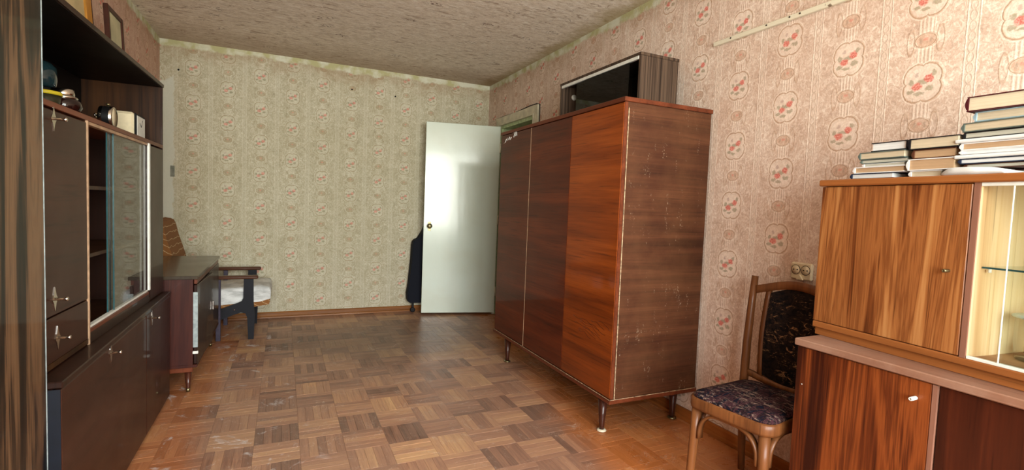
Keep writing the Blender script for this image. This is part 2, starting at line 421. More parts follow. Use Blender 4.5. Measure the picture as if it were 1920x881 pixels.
M['anti'] = wood('grey_brown_ribbed_veneer', [(.38, (40, 30, 24)), (.48, (66, 52, 42)), (.56, (92, 74, 60)), (.64, (52, 40, 32))], 'Z', 75, .010, 200, .5, .1, dist=.1, bump=.05, fine_amt=.3)
M['anti_in'] = wood('dark_inner_veneer', [(.4, (28, 20, 15)), (.6, (52, 38, 28))], 'Z', 30, .02, 120, .5)
M['side_door'] = wood('walnut_striped_door', [(.37, (70, 34, 16)), (.43, (112, 62, 30)), (.49, (150, 94, 50)), (.53, (118, 68, 34)), (.58, (156, 100, 54)), (.65, (176, 124, 74))], 'Z', 6, .06, 110, .36, .35, .12, dist=2.6, bump=.06, fine_amt=.2, off=5.2)
M['side_low'] = wood('walnut_striped_low_door', [(.37, (50, 20, 10)), (.44, (92, 42, 18)), (.49, (132, 68, 30)), (.54, (84, 38, 17)), (.59, (122, 62, 28)), (.65, (150, 86, 42))], 'Z', 5, .06, 110, .36, .35, .12, dist=2.4, bump=.06, fine_amt=.2, off=8.8)
M['side_dark'] = wood('dark_red_door', [(.34, (44, 18, 10)), (.5, (66, 28, 15)), (.66, (92, 42, 20))], 'Z', 5, .08, 110, .34, .5, .1, off=1.1)
M['side_edge'] = wood('honey_edge_wood', [(.3, (120, 70, 34)), (.6, (156, 96, 50)), (.8, (176, 116, 66))], 'Y', 14, .04, 90, .42, .25)
M['ledge'] = wood('worn_ledge_wood', [(.3, (112, 74, 56)), (.6, (146, 106, 84)), (.8, (168, 130, 106))], 'Y', 14, .05, 110, .5, .1, dust=.3, dustcol=(176, 150, 132))
M['divider'] = wood('divider_edge', [(.3, (110, 72, 58)), (.7, (150, 108, 88))], 'Z', 10, .05, 90, .5)
M['light_wood'] = wood('pale_inner_wood', [(.34, (190, 148, 96)), (.5, (214, 180, 134)), (.66, (226, 200, 160))], 'Z', 12, .04, 90, .5, 0, dist=.8)
M['shelf_wood'] = wood('inner_floor_wood', [(.34, (140, 100, 70)), (.66, (176, 136, 98))], 'Y', 10, .05, 90, .5)
M['glass'] = glass('clear_glass', (253, 254, 253)); M['glass_green'] = glass('greenish_glass', (249, 253, 251))
M['glass_grey'] = glass('grey_tinted_glass', (120, 128, 120))
M['glass_edge'] = plain('green_glass_edge', (44, 78, 82), .15, vary=.05)
M['track'] = plain('white_plastic_track', (222, 224, 216), .4, vary=.03)
M['chrome'] = plain('chrome', (214, 208, 198), .18, 1.0, vary=.03)
M['brass'] = plain('tarnished_metal', (150, 140, 104), .4, 1.0)
M['alu'] = plain('grey_metal_strip', (150, 160, 160), .5, .3, vary=.10, scale=30)
M['white'] = plain('white_plastic', (226, 226, 218), .45, vary=.03)
M['ivory'] = plain('ivory_plastic', (214, 200, 168), .4, vary=.03)
M['black'] = plain('black_rubber', (14, 14, 15), .5)
M['fabric_black'] = plain('black_fabric', (20, 23, 32), .9, bump=.4, scale=200)
M['navy'] = plain('dark_navy_paint', (12, 13, 22), .6, vary=.12)
M['chairwood'] = wood('bentwood_brown', [(.3, (78, 44, 22)), (.6, (120, 74, 40)), (.8, (146, 98, 60))], 'Z', 12, .07, 90, .40, .4, .15)
dp = Mat('door_paint'); n1 = dp.noise(scale=9, detail=4, mul=(1, 1, .4)); n2 = dp.noise(scale=2, detail=4)
dp.base(dp.mix((1-n2.below(.55, .15))*.35, (206, 218, 204), (196, 196, 172))); dp.set(rough=.24, coat=.3, coat_rough=.1); dp.bump(n1, .5, .004); M['doorpaint'] = dp
M['casing'] = plain('old_cream_paint', (206, 200, 176), .4, vary=.06, scale=12)
lt = Mat('batten_paint'); n1 = lt.noise(scale=18, detail=5, rough=.7); lt.base(lt.mix(n1.below(.34, .03), (216, 210, 188), (112, 92, 72))); lt.set(rough=.6); M['batten'] = lt
M['plaster'] = plain('plain_plaster', (208, 204, 190), .9, bump=.2, scale=20)
M['hall'] = plain('hall_paint', (120, 140, 96), .7)
# upholstery with brush strokes
uf = Mat('dark_patterned_fabric'); s1 = uf.noise(scale=9, detail=3, rough=.6, dist=2.6, mul=(1, 2.2, 1.6)); s2 = uf.noise(scale=30, detail=6, rough=.85, dist=1.5, mul=(1.6, .6, .8)); s3 = uf.noise(scale=6, detail=2, dist=1.5, off=(4, 4, 4))
fc = uf.ramp(s1, [(.38, (16, 18, 34)), (.47, (26, 17, 19)), (.54, (66, 38, 44)), (.62, (40, 25, 27)), (.72, (22, 17, 19))])
fc = uf.mix((1-s2.below(.56, .03))*s3.below(.54, .08)*.7, fc, (170, 144, 128)); uf.base(fc); uf.set(rough=.98, spec=.1); uf.bump(s2, .4, .002); M['fabric'] = uf
ub = Mat('dark_back_fabric'); s1 = ub.noise(scale=10, detail=3, rough=.6, dist=2.6, mul=(1, 1.6, 2.0)); s2 = ub.noise(scale=34, detail=6, rough=.85, dist=1.5, mul=(1, .6, 1.2)); s3 = ub.noise(scale=7, detail=2, dist=1.2, off=(4, 1, 4))
fc = ub.ramp(s1, [(.4, (16, 14, 15)), (.55, (36, 26, 22)), (.68, (20, 17, 17))])
fc = ub.mix((1-s2.below(.58, .03))*s3.below(.55, .08)*.6, fc, (176, 132, 92)); ub.base(fc); ub.set(rough=.98, spec=.1); ub.bump(s2, .4, .002); M['fabric_back'] = ub
sc = Mat('white_quilted_cloth'); s1 = sc.noise(scale=9, detail=5, rough=.6, mul=(1, 1, 3)); sc.base(sc.ramp(s1, [(.35, (176, 178, 176)), (.6, (222, 224, 222))])); sc.set(rough=.9); sc.bump(s1, .8, .012); M['cloth'] = sc
bf = Mat('brown_striped_fabric'); _, fx, fy, fz = bf.coord('Object')
st = ((fx*.55+fz+(bf.noise(scale=9, detail=3)-.5)*.05)*22).fract()
fc = bf.mix(((st-.5).abs().below(.035, .025))*.8, (130, 84, 40), (212, 188, 146)); bf.base(fc); bf.set(rough=.9); bf.bump(bf.noise(scale=160), .4, .002); M['brownfab'] = bf

# ------------------------------------------------------------------ room shell
XL, XR, YB, YF, H = -.988, 2.100, 5.314, WY, 2.507
DY0, DY1, DZ = 4.150, 4.945, 2.015            # doorway in the right wall
def struct(o): o['kind'] = 'structure'; return o
floor = struct(box('floor', M['gap'], None, XL-.1, XR+.1, YF-.1, YB+.1, -.10, -.0075, 0))
struct(box('ceiling', M['ceiling'], None, XL-.1, XR+.1, YF-.1, YB+.1, H, H+.1, 0))
struct(box('wall_back', M['paper_back'], None, XL-.1, XR+.1, YB, YB+.1, -.1, H, 0))
struct(box('wall_left', M['paper_left'], None, XL-.1, XL, YF-.1, YB, -.1, H, 0))
bm = bmesh.new()
bm_box(bm, XR, XR+.12, YF-.1, DY0, -.1, H); bm_box(bm, XR, XR+.12, DY1, YB, -.1, H); bm_box(bm, XR, XR+.12, DY0, DY1, DZ, H)
struct(link('wall_right', bm, M['paper_right']))
bm = bmesh.new()
bm_box(bm, XL, WX0, YF-.1, YF, -.1, H); bm_box(bm, WX1, XR, YF-.1, YF, -.1, H); bm_box(bm, WX0, WX1, YF-.1, YF, -.1, WZ0); bm_box(bm, WX0, WX1, YF-.1, YF, WZ1, H)
struct(link('wall_front', bm, M['plaster']))
bm = bmesh.new()
fw_ = .05
for x0, x1 in ((WX0, WX0+fw_), (WX1-fw_, WX1), (.0, .07), (.85, .92)): bm_box(bm, x0, x1, YF-.08, YF-.03, WZ0, WZ1)
bm_box(bm, WX0, WX1, YF-.08, YF-.03, WZ0, WZ0+fw_); bm_box(bm, WX0, WX1, YF-.08, YF-.03, WZ1-fw_, WZ1); bm_box(bm, .9, WX1, YF-.08, YF-.03, 1.85, 1.90)
win = struct(link('window_1', bm, M['casing']))
box('window_sill', M['casing'], win, WX0-.05, WX1+.05, YF-.02, YF+.16, WZ0-.04, WZ0-.005, .004)
# hallway behind the doorway
bm = bmesh.new()
bm_box(bm, XR+1.1, XR+1.2, DY0-.6, YB+.1, -.1, H); bm_box(bm, XR+.12, XR+1.1, DY0-.7, DY0-.6, -.1, H)
bm_box(bm, XR+.12, XR+1.1, YB, YB+.1, -.1, H); bm_box(bm, XR+.12, XR+1.1, DY0-.6, YB, H, H+.1)
struct(link('wall_hallway', bm, M['hall']))
struct(box('floor_hallway', M['baseboard'], None, XR, XR+1.2, DY0-.7, YB+.1, -.1, -.002, 0))

# baseboards: board + quarter round
def baseboard(name, mat, horizontal, a0, a1, at, hgt, sgn):
    bm = bmesh.new()
    if horizontal:
        bm_prism(bm, [(at, 0.001), (at+sgn*.028, 0.001), (at+sgn*.026, .014), (at+sgn*.016, .020), (at+sgn*.014, hgt-.010), (at+sgn*.008, hgt), (at, hgt)], 'x', a0, a1)
    else:
        bm_prism(bm, [(at, 0.001), (at+sgn*.028, 0.001), (at+sgn*.026, .014), (at+sgn*.016, .020), (at+sgn*.014, hgt-.010), (at+sgn*.008, hgt), (at, hgt)], 'y', a0, a1)
    return struct(link(name, bm, mat))
baseboard('baseboard_back', M['baseboard'], True, XL+.002, XR-.002, YB-.001, .058, -1)
baseboard('baseboard_right', M['baseboard_y'], False, YF+.01, DY0-.09, XR-.001, .062, -1)
baseboard('baseboard_left', M['baseboard_y'], False, YF+.01, YB-.03, XL+.001, .058, 1)

# ------------------------------------------------------------------ parquet slats
def cam_px(p):
    v = Vector(p)-CAM; d = v.dot(cf)
    if d <= .05: return None
    return 960+F_PX*v.dot(cr)/d, 440.5-F_PX*v.dot(cu)/d, d
def hidden_spot(x, y):
    return (x < -.585 and y < 3.34) or (x < -.46 and 3.36 < y < 4.46 and x < -.50) or (x > 1.64 and y < 1.10) or (x > 1.58 and 2.06 < y < 3.5)
SW = BP/5
slats = []
for i in range(-8, 9):
    for j in range(-18, 14):
        along_y = (i+j) % 2 == 0
        for k in range(5):
            if along_y: x0, x1, y0, y1 = BX+i*BP+k*SW, BX+i*BP+(k+1)*SW, BY+j*BP, BY+(j+1)*BP
            else: x0, x1, y0, y1 = BX+i*BP, BX+(i+1)*BP, BY+j*BP+k*SW, BY+j*BP+(k+1)*SW
            x0, x1, y0, y1 = max(x0, XL), min(x1, XR), max(y0, YF), min(y1, YB)
            if x1-x0 < .006 or y1-y0 < .006: continue
            slats.append((x0, x1, y0, y1, along_y))
def slat_verts(w_, h_, gap=.0002, ch=.0006, dep=.0085):
    a, b = w_/2-gap, h_/2-gap
    return [(-a, -b, -dep), (a, -b, -dep), (a, b, -dep), (-a, b, -dep), (-a, -b, -ch), (a, -b, -ch), (a, b, -ch), (-a, b, -ch),
            (-a+ch, -b+ch, 0), (a-ch, -b+ch, 0), (a-ch, b-ch, 0), (-a+ch, b-ch, 0)]
SF = [(0, 1, 5, 4), (1, 2, 6, 5), (2, 3, 7, 6), (3, 0, 4, 7), (4, 5, 9, 8), (5, 6, 10, 9), (6, 7, 11, 10), (7, 4, 8, 11), (8, 9, 10, 11)]
rank = []
for n_, s_ in enumerate(slats):
    cx0, cy0 = (s_[0]+s_[1])/2, (s_[2]+s_[3])/2
    q = cam_px((cx0, cy0, 0))
    if q and -10 < q[0] < 1930 and 0 < q[1] < 890 and not hidden_spot(cx0, cy0): rank.append((q[2], n_))
rank.sort(); single = {n_ for _, n_ in rank[:298]}
slat_mesh = {}
rv, rf = [], []
for n_, (x0, x1, y0, y1, al) in enumerate(slats):
    w_, h_ = round(x1-x0, 4), round(y1-y0, 4); cz = random.uniform(-.0007, .0)
    tx, ty = random.uniform(-.004, .004), random.uniform(-.004, .004)
    seam = .0008 if (abs(((x0-BX)/(BP*4)) % 1) < .02 or abs(((y0-BY)/(BP*4)) % 1) < .02) else 0
    cx0, cy0 = (x0+x1)/2, (y0+y1)/2
    if n_ in single:
        key = (w_, h_)
        if key not in slat_mesh:
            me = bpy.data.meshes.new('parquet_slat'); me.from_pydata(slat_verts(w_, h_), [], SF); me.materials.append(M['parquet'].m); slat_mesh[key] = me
        o = bpy.data.objects.new('parquet_slat', slat_mesh[key]); COL.objects.link(o); o.parent = floor
        o.location = (cx0, cy0, cz); o.rotation_euler = (tx, ty, 0)
    else:
        b0 = len(rv)
        rv += [(cx0+a, cy0+b, cz+c+a*-ty+b*tx) for a, b, c in slat_verts(w_, h_)]
        rf += [tuple(q+b0 for q in f) for f in SF]
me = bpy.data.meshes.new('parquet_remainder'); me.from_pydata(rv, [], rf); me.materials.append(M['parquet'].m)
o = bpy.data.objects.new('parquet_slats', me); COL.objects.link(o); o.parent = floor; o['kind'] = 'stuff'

# ------------------------------------------------------------------ doorway casing + open door
cas = struct(link('trim_1', (lambda b: (bm_prism(b, [(DY0-.08, 0), (DY0, 0), (DY0, DZ), (DY1, DZ), (DY1, 0), (DY1+.085, 0), (DY1+.085, DZ+.085), (DY0-.08, DZ+.085)], 'x', XR-.022, XR+.001), b)[1])(bmesh.new()), M['casing']))
bm = bmesh.new()
bm_prism(bm, [(DY0-.012, 0), (DY0, 0), (DY0, DZ), (DY1, DZ), (DY1, 0), (DY1+.012, 0), (DY1+.012, DZ+.012), (DY0-.012, DZ+.012)], 'x', XR-.030, XR-.021); link('inner_bead', bm, M['casing'], cas)
bm = bmesh.new()
bm_prism(bm, [(DY0, 0), (DY0+.03, 0), (DY0+.03, DZ-.03), (DY1-.03, DZ-.03), (DY1-.03, 0), (DY1, 0), (DY1, DZ), (DY0, DZ)], 'x', XR+.0, XR+.12); link('jamb', bm, plain('jamb_green_paint', (178, 196, 150), .4), cas)

dang = math.atan2(5.108-4.945, 1.333-2.088)
dw = math.hypot(5.108-4.945, 1.333-2.088)
door = struct(bpy.data.objects.new('door_1', None)); COL.objects.link(door); door.location = (2.088, 4.945, 0); door.rotation_euler = (0, 0, dang)
tag(door, 'pale green painted interior door standing open against the back wall')
box('door_panel', M['doorpaint'], door, 0, dw, -.001, .037, .022, 2.004, .003)
dpn = box('door_frame_edge', M['casing'], door, -.0015, .0, .0, .036, .022, 2.004, 0)
bm = bmesh.new(); bm_box(bm, dw-.075, dw-.045, .037, .0395, .885, .975, .001); pln = link('escutcheon', bm, M['brass'], door)
bm = bmesh.new(); bm_lathe(bm, [(.008, 0), (.008, .022), (.020, .028), (.027, .040), (.026, .052), (.016, .060), (.0, .061)], 20, mat=Matrix.Translation((dw-.060, .0395, .935)) @ Matrix.Rotation(R(-90), 4, 'X')); link('door_knob', bm, M['brass'], door)
for hz_ in (.25, 1.02, 1.78):
    bm = bmesh.new(); bm_lathe(bm, [(.007, hz_-.05), (.007, hz_+.05)], 10, mat=Matrix.Translation((-.004, .042, 0))); link('hinge', bm, M['casing'], door)

# ------------------------------------------------------------------ left wall unit
UX0 = -.632; UANG = math.atan2(.030, 1.42)        # upper part turned very slightly
def knob(parent, x, y, z, big=1.0):
    bm = bmesh.new(); s_ = .030*big
    pts = [(y, z+s_*1.25), (y-s_*.28, z+s_*.45), (y-s_*.62, z), (y-s_*.28, z-s_*.45), (y, z-s_*1.25), (y+s_*.28, z-s_*.45), (y+s_*.62, z), (y+s_*.28, z+s_*.45)]
    bm_prism(bm, pts, 'x', x, x+.0022); k = link('escutcheon', bm, M['chrome'], parent)
    bm = bmesh.new(); bm_lathe(bm, [(.0045, .0), (.0042, .022), (.0058, .024), (.0062, .031), (.004, .032)], 14, mat=Matrix.Translation((x+.002, y, z)) @ Matrix.Rotation(R(90), 4, 'Y')); link('knob', bm, M['chrome'], parent)

# base cabinet (deeper than the upper part)
bx = empty('base_cabinet', (0, 0, 0), 0, 'dark glossy low cabinet under the glazed hutch on the left wall', 'cabinet')
FX = -.572; LY0, LY1 = 1.808, 3.325; LT = .617
bm = bmesh.new(); bm_box(bm, XL+.012, FX-.022, LY0, LY0+.018, .02, LT-.022, .001); bm_box(bm, XL+.012, FX-.022, LY1-.018, LY1, .02, LT-.022, .001)
bm_box(bm, XL+.012, XL+.02, LY0+.018, LY1-.018, .02, LT-.022); bm_box(bm, XL+.02, FX-.03, LY0+.018, LY1-.018, .06, .078); bm_box(bm, FX-.08, FX-.06, LY0+.018, LY1-.018, .001, .06)
link('body', bm, M['left_plain'], bx)
box('worktop', M['left_plain'], bx, XL+.012, FX+.004, LY0, LY1+.004, LT-.020, LT, .003)
d1 = box('drop_door', M['left_low'], bx, FX-.020, FX, LY0+.001, 2.790, .022, LT-.024, .003)
box('edge_strip', M['navy_edge'], bx, FX-.085, FX-.001, LY0-.0025, LY0-.0005, .022, LT-.022, 0)
knob(d1, FX, 2.262, .572)
d2 = box('cabinet_door', M['left_low'], bx, FX-.020, FX, 2.797, LY1-.002, .022, LT-.024, .003)
knob(d2, FX, 2.900, .560)

up = empty('glazed_hutch', (UX0, LY1-.005, LT), -UANG*-1, 'dark glossy hutch with open niche and sliding glass on the low cabinet', 'cabinet')
up.rotation_euler = (0, 0, -UANG)
up.location = (UX0+.030, LY1-.006, LT+.0005)
# local frame: y negative towards the camera, x=0 is the front, x negative to the wall
UD = .355; UY0 = -1.46; HT = 1.755-LT; SH = 1.428-LT
box('end_panel', M['left_plain'], up, -UD, 0, -.018, 0, 0, HT-.016, .001)
box('near_panel', M['left_plain'], up, -UD, 0, UY0, UY0+.018, 0, HT-.016, .001)
box('top_board', M['left_plain'], up, -UD, .004, UY0, .002, HT-.016, HT+.003, .002)
box('back_panel', M['left_inner'], up, -UD, -UD+.006, UY0+.018, -.018, .0, SH-.010, 0)
box('niche_back', M['niche'], up, -UD, -UD+.006, UY0+.018, -.018, SH-.010, HT-.016, 0)
box('niche_ceiling', M['niche'], up, -UD+.006, -.004, UY0+.018, -.018, HT-.018, HT-.0161, 0)  # thin dark sheet under the top board, standing in for shade
box('niche_shelf', M['left_red'], up, -UD+.006, .003, UY0+.018, -.018, SH-.018, SH, .0015)
box('niche_end', M['left_inner'], up, -UD+.006, -.006, -.0195, -.0182, SH, HT-.018, 0)
box('bottom_board', M['left_inner'], up, -UD+.006, -.0, UY0+.018, -.018, .004, .022, 0)
DV1, DV2 = 2.232-LY1, 3.035-LY1               # dividers at both ends of the glass
box('divider', M['left_inner'], up, -UD+.006, -.004, DV1-.008, DV1+.008, .022, SH-.018, 0)
box('divider', M['left_plain'], up, -UD+.006, -.004, DV2-.008, DV2+.008, .022, SH-.018, 0)
box('edge_strip', M['tan_edge'], up, -.004, .003, DV1-.004, DV1+.004, .0, SH-.018, 0)
box('edge_strip', M['track'], up, -.004, .004, DV2-.012, DV2-.004, .06, SH-.018, 0)
box('edge_strip', M['track'], up, -.004, .004, DV2+.002, DV2+.009, .06, SH-.018, 0)
dd1 = box('cabinet_door', M['left_low'], up, -.018, .001, UY0+.020, DV1-.010, .165, SH-.024, .003)
knob(dd1, .001, 1.962-LY1, 1.378-LT); 
dd2 = box('drawer', M['left_low'], up, -.018, .001, UY0+.020, DV1-.010, .022, .160, .003)
knob(dd1, .001, 1.955-LY1, .832-LT)
knob(dd2, .001, 1.972-LY1, .708-LT)
dd3 = box('cabinet_door', M['left_plain'], up, -.018, .001, DV2+.012, -.004, .004, SH-.024, .003)
box('lower_rail', M['left_plain'], up, -.020, .001, DV1+.006, DV2-.006, .0, .040, .001)
box('front_rail', M['left_red'], up, -.022, .002, DV1+.006, DV2-.012, .040, .054, .001)
box('glass_track', M['track'], up, -.020, -.003, DV1+.006, DV2-.012, .054, .062, .001)
box('glass_track', M['tan_edge'], up, -.020, -.001, DV1+.006, DV2-.012, SH-.030, SH-.018, .001)
GY = 2.540-LY1
pane = box('glass_pane', M['glass'], up, -.012, -.008, GY, DV2-.012, .062, SH-.030, 0)
box('pane_edge', M['glass_edge'], pane, -.0125, -.0075, GY-.002, GY, .062, SH-.030, 0)
pane = box('glass_pane', M['glass'], up, -.020, -.016, GY-.045, DV2-.03, .062, SH-.030, 0)
box('pane_edge', M['glass_edge'], pane, -.0205, -.0155, GY-.048, GY-.046, .062, SH-.030, 0)
box('shelf', M['left_inner'], up, -UD+.006, -.03, DV1+.008, DV2-.008, 1.178-LT-.008, 1.178-LT+.006, 0)
box('shelf', M['left_inner'], up, -UD+.006, -.03, DV1+.008, DV2-.008, .925-LT-.008, .925-LT+.006, 0)

# tall striped cabinet nearest to the camera
tx = empty('tall_cabinet', (-.628, 1.742, 0), 0, 'tall dark cabinet with striped glossy veneer at the left edge', 'wardrobe')
TW = .80
tx.location = (-.602, 1.720, 0)
# the face ends on the near corner of the hutch
bm = bmesh.new(); bm_box(bm, -.352, -.022, -TW, 0, .0, 2.22, .001); link('body', bm, M['left_plain'], tx)
dtx = box('cabinet_door', M['left_stripe'], tx, -.021, 0, -TW+.003, .080, .012, 2.20, .003)
box('edge_strip', M['alu'], dtx, -.006, .0012, .080, .0825, .012, 2.20, 0)
box('edge_strip', M['tan_edge'], dtx, -.021, -.0065, .080, .0835, .012, 2.20, 0)

# ------------------------------------------------------------------ things in the niche
NZ = 1.4295
def hutch(x, y): return Vector((up.location.x+(x+.6), y, NZ))
t = empty('sugar_bowl', (-.715, 2.305, NZ), 0, 'dark glass bowl with a metal rim in the niche', 'bowl')
bm = bmesh.new(); bm_lathe(bm, [(.028, 0), (.045, .010), (.055, .032), (.050, .052), (.040, .060)], 24); link('bowl_body', bm, plain('dark_red_glass', (30, 11, 9), .08, coat=.5), t)
bm = bmesh.new(); bm_lathe(bm, [(.041, .058), (.043, .063), (.041, .067)], 24); link('rim', bm, M['chrome'], t)
bm = bmesh.new(); bm_lathe(bm, [(.032, .067), (.034, .074), (.032, .092), (.0, .094)], 24); link('lid', bm, M['chrome'], t)
t = empty('plastic_tub', (-.712, 2.145, NZ), 0, 'small tub with a bright yellow lid beside the dark bowl', 'tub')
bm = bmesh.new(); bm_lathe(bm, [(.036, 0), (.042, .044), (.0, .044)], 24); link('tub_body', bm, plain('dark_tub', (46, 44, 30), .3), t)
bm = bmesh.new(); bm_lathe(bm, [(.045, .044), (.046, .050), (.044, .056), (.0, .058)], 24); link('lid', bm, plain('yellow_plastic', (190, 170, 40), .35, vary=.03), t)
t = empty('canister', (-.858, 2.52, NZ), 0, 'black canister at the back of the niche carrying the teal jar', 'canister')
bm = bmesh.new(); bm_lathe(bm, [(.055, 0), (.057, .005), (.057, .118), (.054, .123), (.0, .123)], 24); link('can_body', bm, M['black'], t)
t = empty('jar', (-.858, 2.52, NZ+.1235), 0, 'teal glass jar standing on the black canister in the niche', 'jar')
bm = bmesh.new(); bm_lathe(bm, [(.040, 0), (.056, .008), (.060, .03), (.058, .078), (.046, .092), (.040, .098), (.0, .100)], 28); link('jar_body', bm, plain('teal_glass', (26, 50, 56), .1, coat=1, vary=.04), t)
t = empty('alarm_clock', (-.690, 2.715, NZ+.001), 0, 'round silver alarm clock in the middle of the niche', 'clock')
rotY = Matrix.Rotation(R(90), 4, 'Y')
bm = bmesh.new(); bm_lathe(bm, [(.030, -.030), (.044, -.026), (.046, -.022), (.046, .020), (.042, .024), (.040, .020), (.0, .020)], 28, mat=Matrix.Translation((0, 0, .055)) @ rotY); cb = link('clock_case', bm, M['chrome'], t)
bm = bmesh.new(); bm_lathe(bm, [(.040, .0205), (.040, .0215), (.0, .0215)], 28, mat=Matrix.Translation((0, 0, .055)) @ rotY); link('clock_face', bm, M['ivory'], t)
bm = bmesh.new(); bm_lathe(bm, [(.047, -.012), (.047, .012)], 28, cap=False, mat=Matrix.Translation((0, 0, .055)) @ rotY); link('case_band', bm, M['black'], t)
bm = bmesh.new(); bm_lathe(bm, [(.004, -.045), (.004, -.03)], 10, mat=Matrix.Translation((0, .01, .06)) @ rotY); bm_lathe(bm, [(.009, -.050), (.009, -.044)], 14, mat=Matrix.Translation((0, .01, .06)) @ rotY); link('winding_key', bm, M['chrome'], t)
bm = bmesh.new(); bm_lathe(bm, [(.005, .100), (.005, .106), (.009, .107), (.008, .112), (0, .113)], 14); link('alarm_button', bm, M['brass'], t)
for s_ in (-1, 1):
    bm = bmesh.new(); bm_sweep(bm, [(0, s_*.020, .016), (0, s_*.028, 0)], circ(.004, 8)); link('foot', bm, M['chrome'], t)
t = empty('mantel_clock', (-.700, 3.110, NZ), R(0), 'cream box clock with a dark-rimmed dial at the far end of the niche', 'clock')
box('clock_case', M['ivory'], t, -.055, .035, -.095, .085, 0, .128, .012)
box('bezel', M['black'], t, .035, .043, -.092, .082, .004, .124, .003)
box('clock_face', M['white'], t, .0432, .045, -.080, .070, .014, .114, .001)
for a_, l_ in ((R(60), .034), (R(-35), .045)):
    bm = bmesh.new(); bm_box(bm, .0452, .0462, -.0015, .0015, 0, l_, mat=Matrix.Translation((0, -.005, .064)) @ Matrix.Rotation(a_, 4, 'X')); link('clock_hand', bm, M['black'], t)

# pictures standing on top of the hutch
PZ = 1.7595
def leaning(name, x, y0, y1, hgt, lean, wdt, fm, pm, label, cat, edge=None):
    t_ = empty(name, (x, 0, PZ), 0, label, cat); rot = Matrix.Rotation(R(-lean), 4, 'Y')
    bm_ = bmesh.new()
    for q in ((y0, y0+wdt, 0, hgt), (y1-wdt, y1, 0, hgt)): bm_box(bm_, -.020, 0, q[0], q[1], q[2], q[3], .002, mat=rot)
    bm_box(bm_, -.019, -.001, y0+wdt, y1-wdt, 0, wdt, .001, mat=rot); bm_box(bm_, -.019, -.001, y0+wdt, y1-wdt, hgt-wdt, hgt, .001, mat=rot)
    link('frame', bm_, fm, t_)
    box('picture_panel', pm, t_, -.014, -.008, y0+wdt, y1-wdt, wdt, hgt-wdt, 0, rot)
    return t_
leaning('picture_frame', -.757, 3.045, 3.300, .305, 3, .022, plain('dark_red_frame', (62, 30, 20), .4), plain('faded_print', (186, 178, 142), .5, vary=.08, scale=8), 'small dark framed picture with a faded blank print on top of the hutch', 'picture')
hp = leaning('picture_frame', -.800, 2.30, 2.985, .62, 4, .075, wood('honey_frame', [(.3, (170, 112, 40)), (.7, (206, 150, 70))], 'Z', 12, .05, 80, .4), plain('beige_board', (196, 176, 132), .6, vary=.05, scale=6), 'large beige board in a honey-coloured wooden frame on top of the hutch', 'picture')
box('edge_strip', plain('dark_frame_side', (58, 26, 16), .5), hp, -.022, .001, 2.985, 2.993, 0, .62, .001, Matrix.Rotation(R(-4), 4, 'Y'))

# ------------------------------------------------------------------ low television cabinet
tv = empty('low_cabinet', (-.445, 3.375, 0), 0, 'low dark glossy cabinet on tapered legs beside the armchair', 'cabinet')
tv.location = (-.447, 3.375, 0)
TD, TL, TB, TT = .46, 1.085, .172, .676
red = wood('dark_red_veneer', [(.35, (40, 16, 14)), (.5, (66, 30, 22)), (.62, (48, 22, 18)), (.72, (84, 44, 30))], 'Z', 6, .08, 80, .45, .25, .06, dist=2.0, bump=.0, off=1.7)
box('side_panel', red, tv, -TD, -.020, 0, .016, TB, TT, .001)
box('side_panel', red, tv, -TD, -.020, TL-.016, TL, TB, TT, .001)
box('bottom_board', red, tv, -TD, .000, 0, TL, TB-.016, TB, .001)
box('back_panel', M['anti_in'], tv, -TD, -TD+.005, .016, TL-.016, TB, TT, 0)
box('middle_panel', M['anti_in'], tv, -TD+.005, -.03, TL/2-.008, TL/2+.008, TB, TT, 0)
box('top_board', wood('dull_dark_top', [(.3, (52, 44, 36)), (.7, (76, 66, 54))], 'Y', 6, .08, 80, .22, .6, .08), tv, -TD-.005, .004, -.010, TL+.01, TT, TT+.020, .002)
box('apron', M['left_red'], tv, -.018, -.002, .018, TL-.018, TT-.030, TT-.001, .001)
for y0, y1, ang, hy in ((.004, TL/2-.002, 2.5, .004), (TL/2+.002, TL-.004, 0, TL-.004)):
    rt = Matrix.Translation((-.001, hy, 0)) @ Matrix.Rotation(R(-ang), 4, 'Z') @ Matrix.Translation((0, -hy, 0))
    dr = box('cabinet_door', M['left_plain'], tv, -.016, 0, y0, y1, TB+.004, TT-.034, .002, rt)
    ky = TL/2-.045 if y0 < .1 else TL/2+.045
    bm = bmesh.new(); bm_box(bm, .001, .012, ky-.006, ky+.006, .395, .455, .002, mat=rt); link('handle', bm, M['chrome'], dr)
box('hinge_strip', M['alu'], tv, -.020, .004, -.003, .0005, .275, .600, .001)
box('hinge_strip', M['alu'], tv, .0015, .004, -.002, .016, .275, .600, .001)
box('door_catch', M['white'], tv, -.022, .006, -.004, .012, .236, .252, .002)
box('leg_rail', M['ward_edge'], tv, -TD+.03, -.025, .03, .055, TB-.052, TB-.016, .002); box('leg_rail', M['ward_edge'], tv, -TD+.03, -.025, TL-.055, TL-.03, TB-.052, TB-.016, .002)
for lx in (-.05, -TD+.06):
    for ly in (.043, TL-.043):
        bm = bmesh.new(); bm_lathe(bm, [(.009, .001), (.010, .02), (.019, TB-.052)], 14, mat=Matrix.Translation((lx, ly, 0))); lg = link('leg', bm, M['lego'], tv)
        bm = bmesh.new(); bm_lathe(bm, [(.0105, .0005), (.0115, .022)], 14, mat=Matrix.Translation((lx, ly, 0))); link('ferrule', bm, M['brass'], lg)

